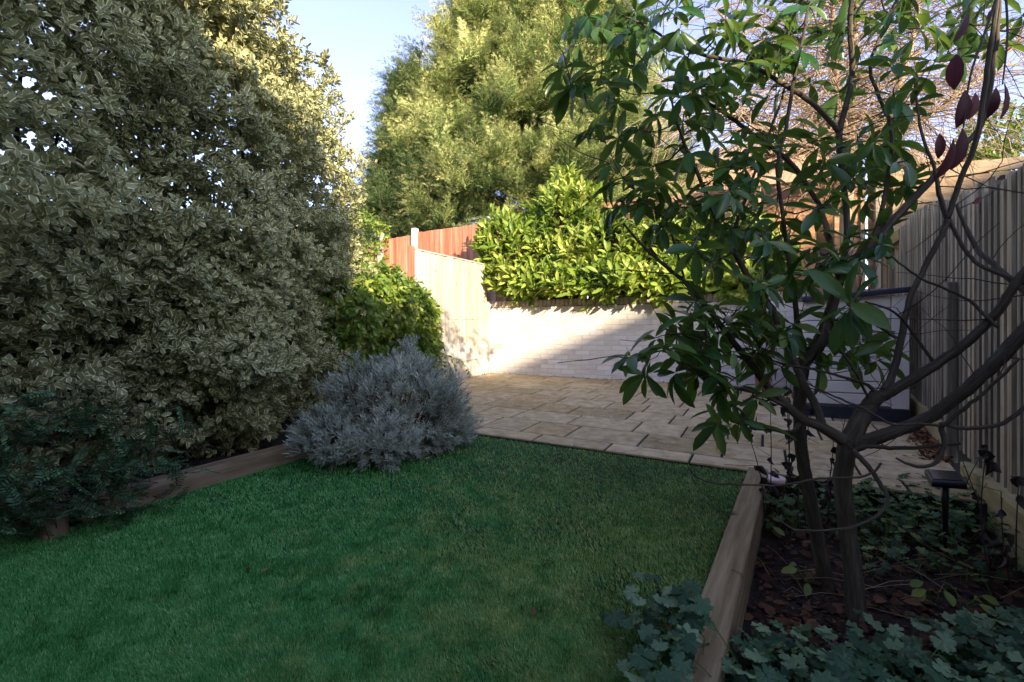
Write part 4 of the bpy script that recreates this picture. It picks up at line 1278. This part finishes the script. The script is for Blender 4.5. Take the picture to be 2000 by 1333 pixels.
# B upper: thick limb going right and out of the frame top
branch([(1568, 712, 1.95), (1585, 690, 1.93), (1606, 661, 1.90), (1625, 600, 1.88), (1640, 545, 1.88), (1665, 512, 1.88), (1697, 486, 1.88), (1729, 447, 1.88), (1770, 403, 1.88), (1813, 358, 1.87), (1860, 305, 1.85), (1915, 246, 1.83), (1938, 150, 1.8), (1950, 40, 1.8), (1955, -60, 1.8)],
       [.026, .026, .025, .020, .018, .0175, .017, .016, .015, .013, .011, .0095, .008, .007, .006])
branch([(1570, 705, 1.95), (1560, 650, 1.96), (1552, 590, 1.97), (1542, 520, 1.98), (1530, 430, 1.98), (1518, 330, 1.98), (1535, 250, 1.98), (1555, 130, 1.98), (1575, 40, 1.98), (1580, -40, 1.98)],
       [.018, .012, .010, .009, .008, .008, .008, .007, .006, .005])
# long crossing limbs in the crown
branch([(1425, 470, 1.95), (1440, 430, 1.97), (1463, 370, 2.0), (1490, 290, 2.02), (1520, 215, 2.04), (1535, 165, 2.05)], [.007, .007, .006, .006, .005, .004])
branch([(1600, 400, 2.1), (1545, 320, 2.12), (1478, 268, 2.12), (1430, 232, 2.12), (1380, 200, 2.12), (1330, 190, 2.1), (1270, 182, 2.1)], [.010, .011, .010, .009, .007, .006, .004])
branch([(1640, 545, 1.88), (1620, 470, 1.95), (1600, 400, 2.1)], [.013, .012, .011])
branch([(1640, 260, 2.0), (1590, 205, 2.0), (1530, 165, 2.0), (1458, 125, 2.0), (1380, 110, 2.0), (1320, 85, 2.0), (1260, 50, 2.0), (1215, 30, 2.0)], [.010, .010, .009, .008, .007, .006, .005, .003])
branch([(1640, 545, 1.88), (1655, 450, 1.98), (1645, 340, 2.0), (1640, 260, 2.0), (1665, 150, 2.0), (1660, 60, 1.98), (1668, -40, 1.96)], [.013, .012, .012, .012, .011, .010, .009])
branch([(1700, 490, 1.88), (1735, 350, 1.9), (1740, 250, 1.9), (1700, 130, 1.9), (1745, 20, 1.9), (1760, -40, 1.9)], [.009, .008, .007, .006, .006, .005])
branch([(1337, 550, 1.86), (1325, 500, 1.84), (1305, 440, 1.82), (1285, 415, 1.82)], [.005, .004, .004, .003])
branch([(1462, 704, 1.84), (1420, 690, 1.82), (1375, 670, 1.8), (1340, 655, 1.78), (1300, 650, 1.78)], [.006, .005, .004, .003, .003])
branch([(1544, 798, 1.80), (1480, 768, 1.78), (1420, 755, 1.76), (1370, 730, 1.74), (1330, 700, 1.72), (1290, 685, 1.72)], [.008, .007, .006, .005, .004, .003])
branch([(1560, 830, 1.93), (1545, 845, 1.85), (1500, 838, 1.8), (1470, 836, 1.78), (1455, 810, 1.76), (1430, 790, 1.76)], [.01, .009, .007, .006, .005, .004])
branch([(1716, 772, 1.75), (1690, 750, 1.74), (1640, 735, 1.72), (1590, 722, 1.72), (1530, 712, 1.74), (1480, 690, 1.76)], [.006, .0055, .005, .0045, .004, .003])
branch([(1700, 785, 1.75), (1660, 710, 1.72), (1630, 670, 1.7), (1612, 640, 1.68)], [.005, .0045, .004, .003])
branch([(1750, 660, 1.7), (1720, 640, 1.7), (1690, 615, 1.66), (1655, 590, 1.60)], [.006, .006, .006, .006])
branch([(1950, 640, 1.6), (1880, 580, 1.66), (1800, 545, 1.7), (1740, 500, 1.72)], [.006, .005, .004, .003])
branch([(1830, 720, 1.7), (1790, 660, 1.7), (1745, 610, 1.68), (1690, 590, 1.64)], [.006, .005, .004, .003])
# thin low arcs
branch([(1668, 880, 1.72), (1700, 872, 1.68), (1745, 876, 1.64), (1810, 873, 1.6), (1876, 866, 1.56)], [.010, .008, .007, .006, .005])
branch([(1665, 880, 1.70), (1690, 905, 1.66), (1722, 950, 1.6), (1733, 975, 1.56), (1715, 1005, 1.54), (1660, 1030, 1.52), (1560, 1036, 1.5), (1520, 1012, 1.5)], [.010, .009, .007, .006, .005, .004, .003, .002])
branch([(1722, 905, 1.6), (1690, 930, 1.6), (1600, 936, 1.6), (1530, 948, 1.6), (1480, 948, 1.6), (1400, 944, 1.6), (1365, 935, 1.6), (1345, 915, 1.6)], [.004, .004, .004, .0035, .003, .003, .0025, .002])
branch([(2010, 790, 1.4), (1950, 830, 1.42), (1880, 836, 1.45), (1840, 830, 1.48), (1845, 870, 1.48), (1825, 905, 1.48), (1790, 912, 1.48), (1750, 895, 1.5)], [.006, .006, .006, .008, .007, .006, .005, .003])
branch([(1835, 832, 1.48), (1800, 828, 1.5), (1740, 828, 1.52), (1690, 800, 1.55), (1620, 770, 1.58), (1560, 740, 1.6)], [.005, .004, .004, .0035, .003, .002])
branch([(1838, 834, 1.48), (1880, 800, 1.44), (1930, 760, 1.4), (1990, 700, 1.36)], [.007, .006, .005, .004])
trunk = mb.build('trunk', M['bark'], mag, smooth=True)

# leaf clusters: polygons of (u, v) with weights
def in_poly(u, v, poly):
    c = False; n = len(poly)
    for i in range(n):
        x1, y1 = poly[i]; x2, y2 = poly[(i + 1) % n]
        if (y1 > v) != (y2 > v) and u < (x2 - x1) * (v - y1) / (y2 - y1) + x1: c = not c
    return c


regions = [
    ([(1110, 60), (1190, -40), (1520, -60), (1540, 120), (1440, 260), (1300, 330), (1190, 300), (1090, 200), (1075, 120)], 78, (1.75, 2.25)),
    ([(1520, -60), (2010, -60), (2010, 60), (1830, 160), (1700, 130), (1540, 120)], 36, (1.7, 2.2)),
    ([(1540, 120), (1700, 130), (1790, 200), (1800, 330), (1720, 400), (1600, 470), (1480, 460), (1400, 380), (1430, 260)], 44, (1.75, 2.2)),
    ([(1190, 300), (1300, 330), (1440, 260), (1480, 460), (1400, 520), (1340, 490), (1250, 440), (1190, 380)], 32, (1.72, 2.1)),
    ([(1400, 380), (1480, 460), (1600, 470), (1600, 600), (1520, 680), (1420, 640), (1370, 560), (1350, 480)], 24, (1.7, 2.1)),
    ([(1255, 600), (1330, 575), (1450, 610), (1560, 640), (1540, 720), (1400, 720), (1310, 690), (1250, 650)], 22, (1.72, 1.95)),
    ([(1225, 690), (1300, 665), (1420, 715), (1400, 760), (1300, 735), (1240, 735)], 9, (1.70, 1.8)),
    ([(1380, 770), (1450, 740), (1500, 790), (1470, 850), (1400, 850)], 9, (1.72, 1.85)),
    ([(1590, 620), (1700, 620), (1740, 700), (1660, 720), (1580, 720)], 11, (1.85, 2.0)),
    ([(1620, 430), (1720, 420), (1730, 480), (1640, 560), (1590, 540)], 8, (1.75, 1.95)),
]
cl = []
for poly, n, (y0, y1) in regions:
    us = [p[0] for p in poly]; vs = [p[1] for p in poly]; k = 0; tries = 0
    while k < n and tries < 5000:
        tries += 1
        u = random.uniform(min(us), max(us)); v = random.uniform(min(vs), max(vs))
        if not in_poly(u, v, poly): continue
        p = P(u, v, random.uniform(y0, y1))
        if any((p - c).length < .075 for c, _ in cl): continue
        cl.append((p, 1.0)); k += 1
fixed = [(P(1658, 592, 1.5), 1.22), (P(1500, 560, 1.7), 1.0), (P(1120, 160, 1.8), 1.0), (P(1165, 128, 1.78), 1.0), (P(1150, 30, 1.8), 1.0), (P(1240, 370, 1.8), .9), (P(1185, 408, 1.78), .9)]
cl += fixed
cl.sort(key=lambda c: min((c[0] - n[0]).length for n in nodes))
tw = MB(); AP, AA, AN, AL, AR = [], [], [], [], []
for p, sc in cl:
    best = min(nodes, key=lambda n: (n[0] - p).length + (.25 if n[0].z > p.z + .1 else 0))
    a = best[0]; d = p - a; L = d.length
    if L > .02:
        mid = a + d * .5 + Vector((random.gauss(0, .05), random.gauss(0, .05), -.06)) * min(1, L * 2)
        r0 = min(best[1] * .7, .0045)
        pts, ro = catmull([a, a + d * .25 + Vector((0, 0, -.01)), mid, p], [r0, r0 * .85, r0 * .75, r0 * .55], 4)
        tw.tube(pts, ro, 5)
        for q, r in list(zip(pts, ro))[2:]: nodes.append((q, max(r, .002)))
        tip = (pts[-1] - pts[-3]).normalized()
    else: tip = Vector((random.gauss(0, .5), random.gauss(0, .5), .6)).normalized()
    tip = (tip + Vector((random.gauss(0, .2), random.gauss(0, .2), .35))).normalized()
    h = tip.orthogonal().normalized(); g = tip.cross(h)
    n = random.randint(4, 9) if sc < 1.2 else 11
    for i in range(n):
        an = i * 2.399 + random.uniform(-.3, .3)
        rad = h * math.cos(an) + g * math.sin(an)
        sp_ = random.uniform(.95, 1.5)
        ax_ = tip * math.cos(sp_) + rad * math.sin(sp_)
        ax_.z -= random.uniform(.05, .75)
        AP.append(tuple(p - tip * (.004 * i) + rad * .004)); AA.append(tuple(ax_)); AN.append(tuple(tip * .8 + UP * .6 + Vector((random.gauss(0, .3), random.gauss(0, .3), 0))))
        AL.append(random.choice((random.uniform(.05, .09), random.uniform(.09, .135), random.uniform(.1, .14))) * sc); AR.append(min(1, max(0, random.gauss(.45, .28))))
    if random.random() < .5:
        tw.tube([p, p + tip * .02], [.003, .001], 5)
AL = np.array(AL)
leaves('foliage', M['L_magnolia'], np.array(AP), np.array(AA), np.array(AN), AL, AL * .165, T_LONG, mag, rnd=np.array(AR))
# bare thin twigs through the crown and at right
right_nodes = [q for q in nodes if q[0].x > 1.15 and q[0].z > .75]
for k in range(250):
    a = random.choice(right_nodes if k > 140 else nodes); p = a[0]
    if p.z < .7 : continue
    d = Vector((random.gauss(0, 1), random.gauss(0, .7), random.gauss(.25, .7))).normalized(); pts = [p]; L = random.uniform(.12, .45)
    for j in range(6):
        d = (d + Vector((random.gauss(0, .16), random.gauss(0, .16), random.gauss(.02, .12)))).normalized(); p = p + d * L / 6; pts.append(p)
    tw.tube(pts, [.0022, .002, .0018, .0016, .0014, .0012, .001], 4, cap=False)
tw.build('twigs', M['darkbark'], mag, smooth=True)
# hanging dark red leaves
AP, AA, AN, AL = [], [], [], []
for (u, v, du, dv, L, Y) in ((1890, 20, -12, 60, .10, 1.15), (1868, 105, -8, 80, .105, 1.15), (1885, 175, -5, 85, .11, 1.15), (1880, 250, -6, 90, .12, 1.14), (1862, 270, -20, 105, .12, 1.12), (1835, 260, 4, 60, .075, 1.15),
                            (1960, 160, 18, 85, .105, 1.12), (1945, 170, -6, 80, .09, 1.14), (1905, 180, -4, 70, .085, 1.2), (1918, 385, -25, 22, .04, 1.2), (1935, 20, -6, 30, .04, 1.2)):
    p = P(u, v, Y); e_ = P(u + du, v + dv, Y - .02)
    AP.append(tuple(p)); AA.append(tuple(e_ - p)); AN.append((random.gauss(0, .7), -1, .1)); AL.append(L * .85)
for a_, b_, c_, l_ in zip(AP, AA, AN, AL):
    leaves('old_leaf', M['L_old'], np.array([a_]), np.array([b_]), np.array([c_]), l_, l_ * random.uniform(.16, .20), T_LONG, mag)['label'] = 'hanging dark red leaf'
mb2 = MB()
o_, ro = catmull([P(1965, -60, 1.2), P(1925, 60, 1.18), P(1895, 150, 1.16), P(1882, 250, 1.14)], [.004, .003, .0025, .0015], 5); mb2.tube(o_, ro, 5)
o_, ro = catmull([P(1960, -60, 1.2), P(1968, 60, 1.16), P(1958, 165, 1.13)], [.003, .0025, .0015], 5); mb2.tube(o_, ro, 5)
mb2.build('twig', M['darkbark'], mag)

# ================================================================== BED PLANTS
def soilz(x, y): return .048 * y - .13


def bedpoint(u, v, dz=0):
    # point on the soil plane seen at (u, v)
    Y = (CZ + .13 - dz) * F / (v - 660 + .048 * F)
    return Vector(((u - 1000) / F * Y, Y, soilz(0, Y) + dz))


def geranium(name, label, pts, size, mat, hmin, hmax, seed, stems=True):
    rs = random.Random(seed); AP, AA, AN, AL = [], [], [], []; mb = MB()
    for (x, y, zbase) in pts:
        h = rs.uniform(hmin, hmax); top = Vector((x, y, zbase + h))
        foot = Vector((x + rs.gauss(0, .05), y + rs.gauss(0, .05), zbase))
        if stems and rs.random() < .5: mb.tube([foot, (foot + top) / 2 + Vector((rs.gauss(0, .015), rs.gauss(0, .015), .02)), top], .0014, 4, cap=False)
        an = rs.uniform(0, 6.28); tl = Vector((math.cos(an), math.sin(an), rs.gauss(-.1, .22)))
        AP.append(tuple(top)); AA.append(tuple(tl)); AN.append((rs.gauss(0, .35), rs.gauss(-.25, .35), 1)); AL.append(size * rs.uniform(.6, 1.2))
    AL = np.array(AL)
    t = thing(name, label, 'plant', pts[len(pts) // 2])
    return t, AP, AA, AN, AL, mb


def stuffleaves(name, label, cat, mat, AP, AA, AN, AL, W, tpl, rnd=None):
    o = leaves(name, mat, np.array(AP), np.array(AA), np.array(AN), AL, W, tpl, rnd=rnd)
    tag(o, label, cat, kind='stuff'); return o


rs = random.Random(4)
# foreground mass
pts = []
while len(pts) < 2600:
    X = rs.uniform(.1, 2.3); Y = rs.uniform(.75, 1.75)
    u = 1000 + X / Y * F
    lim = 1.36 + .25 * math.sin(u * .006 + 1) * .3 + (.10 if u > 1450 else -.02)
    if Y > lim + .12 * rs.random(): continue
    edge = .23 + (Y - 1) * .12
    if X < edge + .15 * rs.random(): continue
    onlawn = (Vector((X, Y, 0)) - SR0).dot(nS) < .05
    pts.append((X, Y, zg(X, Y) - .0 if onlawn else soilz(X, Y)))
t, AP, AA, AN, AL, mb = geranium('x', 'x', pts, .033, None, .04, .18, 6)
bpy.data.objects.remove(t)
ger = stuffleaves('geranium_ground_cover', 'blue green lobed geranium leaves crowding the bottom right corner', 'ground cover', M['L_ger'], AP, AA, AN, AL, AL, T_GER)
mb.build('stems', M['L_yellow'], ger)
pts = []
while len(pts) < 620:
    u = rs.uniform(1640, 1900); v = rs.uniform(975, 1085)
    if rs.random() > 1.1 - abs(v - 1005) / 90: continue
    p = bedpoint(u, v); pts.append(tuple(p))
for k in range(140):
    p = bedpoint(rs.uniform(1490, 1640), rs.uniform(960, 1050)); pts.append(tuple(p))
for k in range(150):
    p = bedpoint(rs.uniform(1650, 2000), rs.uniform(1050, 1150)); pts.append(tuple(p))
t, AP, AA, AN, AL, mb = geranium('x', 'x', pts, .025, None, .03, .17, 7)
bpy.data.objects.remove(t)
ger = stuffleaves('geranium_ground_cover', 'small mid green lobed leaves in the bed below the solar light', 'ground cover', M['L_gerg'], AP, AA, AN, AL, AL, T_GER)
mb.build('stems', M['L_yellow'], ger)


def seedling(u, v, n, size, label, mat=None):
    c = bedpoint(u, v); t = thing('seedling', label, 'plant', c); AP, AA, AN = [], [], []; mb = MB()
    for k in range(n):
        a = rs.uniform(0, 6.28); h = rs.uniform(.03, .09); top = c + Vector((math.cos(a) * .05, math.sin(a) * .05, h))
        mb.tube([c, top], .0014, 4, cap=False); AP.append(tuple(top)); AA.append((math.cos(a), math.sin(a), -.2)); AN.append((rs.gauss(0, .3), -.6, 1))
    for a_, b_, c_ in zip(AP, AA, AN):
        leaves('leaf', mat or M['L_yellow'], np.array([a_]), np.array([b_]), np.array([c_]), size * rs.uniform(.6, 1.05), size * .23, T_LONG, t)
    mb.build('stem', M['L_yellow'], t)


seedling(1580, 1150, 7, .065, 'yellow green seedling at the foot of the left tree trunk')
seedling(1490, 1045, 3, .06, 'bright yellow green leaf beside the right hand timber beam')
seedling(1540, 990, 8, .045, 'small bright green seedling near the pale pink rimmed pot')
seedling(1830, 1180, 5, .07, 'broad leaved green seedling right of the forked tree trunk')
seedling(1880, 1190, 4, .075, 'broad leaved dull green seedling at the right of the bed')

# fallen leaves
AP, AA, AN, AL = [], [], [], []
for k in range(3400):
    u = rs.uniform(1450, 2010); v = rs.uniform(955, 1270); p = bedpoint(u, v, rs.uniform(.0, .03))
    if (p - SR0).dot(nS) < .12: continue
    a = rs.uniform(0, 6.28); AP.append(tuple(p)); AA.append((math.cos(a), math.sin(a), rs.gauss(0, .2))); AN.append((rs.gauss(0, .4), rs.gauss(0, .4), 1)); AL.append(rs.choice((.012, .014, .018, .022, .05)) * rs.uniform(.7, 1.2))
AL = np.array(AL)
stuffleaves('leaf_litter', 'dark brown fallen leaves scattered over the soil of the right bed', 'fallen leaves', M['L_brown'], AP, AA, AN, AL, AL * .35, T_OVAL, rnd=np.random.default_rng(1).uniform(0, .62, len(AL)))
AP, AA, AN, AL = [], [], [], []
for k in range(900):
    s = rs.uniform(-.1, 1.25); w = abs(rs.gauss(0, .07)) * (1.1 - .5 * s); p = FO2 + FD * s - FN * (.03 + w); p = gz(p, .02 + rs.uniform(0, .035) * max(0, 1 - w * 6))
    a = rs.uniform(0, 6.28); AP.append(tuple(p)); AA.append((math.cos(a), math.sin(a), rs.gauss(0, .5))); AN.append((rs.gauss(0, .7), rs.gauss(0, .7), 1)); AL.append(rs.uniform(.02, .045))
AL = np.array(AL)
stuffleaves('leaf_litter', 'drift of dry orange brown leaves on the paving at the fence foot', 'fallen leaves', M['L_brown'], AP, AA, AN, AL, AL * .36, T_OVAL, rnd=np.random.default_rng(2).uniform(.3, 1, len(AL)))
AP, AA, AN, AL = [], [], [], []
for k in range(46):
    Y = rs.uniform(1.3, 3.7); p = Vector((rs.uniform(-.9, .45) * Y, Y, 0))
    if (p - SR0).dot(nS) > -.05 or p.dot(D) > QF - .05 or ((p - SL0).dot(nL) > -.1 and (p - SL0).dot(D) > 0): continue
    a = rs.uniform(0, 6.28); AP.append((p.x, p.y, zg(0, Y) + .02)); AA.append((math.cos(a), math.sin(a), rs.gauss(0, .2))); AN.append((rs.gauss(0, .3), rs.gauss(0, .3), 1)); AL.append(rs.uniform(.010, .026))
AL = np.array(AL)
stuffleaves('leaf_litter', 'few tiny brown leaf scraps lying on the lawn', 'fallen leaves', M['L_brown'], AP, AA, AN, AL, AL * .3, T_OVAL)
# crumbs along the wall foot
AP, AA, AN, AL = [], [], [], []
for k in range(260):
    if k % 3: s = rs.uniform(0, 4.2); p = gz(CW + T * s - NB * abs(rs.gauss(.02, .015)), .024)
    else: s = rs.uniform(0, 1.6); p = gz(CW - SD * s - SN * abs(rs.gauss(.03, .02)), .024)
    a = rs.uniform(0, 6.28); AP.append(tuple(p)); AA.append((math.cos(a), math.sin(a), rs.gauss(0, .5))); AN.append((rs.gauss(0, .7), rs.gauss(0, .7), 1)); AL.append(rs.uniform(.01, .03))
AL = np.array(AL)
stuffleaves('leaf_litter', 'sparse brown leaf crumbs along the foot of the white wall', 'fallen leaves', M['L_brown'], AP, AA, AN, AL, AL * .4, T_OVAL)
# straw-coloured dead stalks lying on the bed
mb = MB()
for k in range(60):
    p = bedpoint(rs.uniform(1480, 1990), rs.uniform(1000, 1190), .02); a = rs.uniform(-.5, .5) + (0 if rs.random() < .7 else 1.5); L = rs.uniform(.06, .3)
    q = p + Vector((math.cos(a) * L, math.sin(a) * L, rs.uniform(-.01, .05))); mb.tube([p, (p + q) / 2 + Vector((0, 0, rs.uniform(0, .03))), q], .0012, 4, cap=False)
o = mb.build('dead_stalks', M['palebark']); tag(o, 'thin straw coloured dead stalks lying across the soil', 'dead stalks', kind='stuff')


def withered(label, stems, seed, nleaf=5, lsize=.05):
    r_ = random.Random(seed); c = stems[0][0]; t = thing('withered_plant', label, 'plant', c); mb = MB(); AP, AA, AN, AL = [], [], [], []
    for pts in stems:
        o_, ro = catmull(pts, [.0032] + [.0026] * (len(pts) - 2) + [.0015], 5); mb.tube(o_, ro, 5)
        for k in range(nleaf):
            q = o_[r_.randrange(len(o_) // 3, len(o_))]
            for j in range(r_.randint(1, 3)):
                AP.append(tuple(q)); AA.append((r_.gauss(0, .5), r_.gauss(0, .5), -1)); AN.append((r_.gauss(0, 1), r_.gauss(0, 1), .2)); AL.append(lsize * r_.uniform(.5, 1.2))
        for k in range(3):
            i = r_.randrange(2, len(o_)); q = o_[i]; mb.tube([q, q + Vector((r_.gauss(0, .05), r_.gauss(0, .05), r_.uniform(-.02, .07)))], .0012, 4, cap=False)
    AL = np.array(AL)
    tp_ = tpl_leaf([(.25, .6), (.5, 1), (.8, .7)], -.5, 1.6)
    leaves('dead_leaves', M['L_black'], np.array(AP), np.array(AA), np.array(AN), AL, AL * .3, tp_, t); mb.build('stems', M['darkbark'], t)


st = []
for k in range(8):
    u = 1490 + k * 17 + rs.uniform(-6, 6); b = bedpoint(u, rs.uniform(985, 1060)); tip = P(u + rs.uniform(-40, 40), rs.uniform(730, 850), b.y + rs.uniform(-.1, .1)); m_ = (b + tip) / 2 + Vector((rs.gauss(0, .03), 0, 0)); st.append([b, m_, tip])
withered('withered dark stemmed plant with shrivelled leaves beside the leaning tree trunk', st, 3, 5, .05)
st = []
for (u0, v0, u1, v1, Y) in ((1940, 1165, 1925, 880, 1.62), (1978, 1165, 1955, 960, 1.5), (1985, 1150, 1990, 930, 1.45), (1885, 1010, 1930, 870, 1.9), (1935, 1120, 1880, 900, 1.75)):
    b = bedpoint(u0, v0); st.append([b, (b + P(u1, v1, b.y)) / 2 + Vector((rs.gauss(0, .02), 0, 0)), P(u1, v1, b.y)])
withered('withered plant with black curled leaves at the right edge by the timber', st, 9, 4, .055)

# ================================================================== LIGHT + CAMERA
AZ = math.radians(24); EL_ = math.radians(14.5)
S = Vector((math.cos(EL_) * math.sin(AZ), -math.cos(EL_) * math.cos(AZ), math.sin(EL_)))
sun = bpy.data.lights.new('sun', 'SUN'); sun.energy = 2.8; sun.angle = math.radians(.6); sun.color = (1.0, .82, .60)
so = bpy.data.objects.new('sun', sun); COL.objects.link(so); so.rotation_euler = S.to_track_quat('Z', 'Y').to_euler()
w = bpy.data.worlds.new('World'); SC.world = w; w.use_nodes = True
nt = w.node_tree; bg = nt.nodes['Background']
sky = nt.nodes.new('ShaderNodeTexSky'); sky.sky_type = 'NISHITA'; sky.sun_disc = False
sky.sun_elevation = EL_; sky.sun_rotation = math.atan2(S.x, S.y)
sky.air_density = .8; sky.dust_density = .7; sky.ozone_density = 1.6; sky.altitude = 50
hs = nt.nodes.new('ShaderNodeHueSaturation'); hs.inputs['Saturation'].default_value = .88; hs.inputs['Hue'].default_value = .528
nt.links.new(sky.outputs[0], hs.inputs['Color']); nt.links.new(hs.outputs[0], bg.inputs['Color']); bg.inputs['Strength'].default_value = .15

cam = bpy.data.cameras.new('camera'); cam.sensor_width = 36; cam.lens = F / 2000 * 36; cam.clip_end = 600; cam.clip_start = .02
cam.shift_y = -(666.5 - 660) / 2000
co = bpy.data.objects.new('camera', cam); COL.objects.link(co); co.location = (0, 0, CZ); co.rotation_euler = (math.pi / 2, 0, 0)
SC.camera = co
SC.view_settings.view_transform = 'Standard'; SC.view_settings.look = 'None'; SC.view_settings.gamma = 1
SC.view_settings.exposure = 2.2
SC.cycles.max_bounces = 8; SC.cycles.transparent_max_bounces = 8; SC.cycles.use_denoising = True
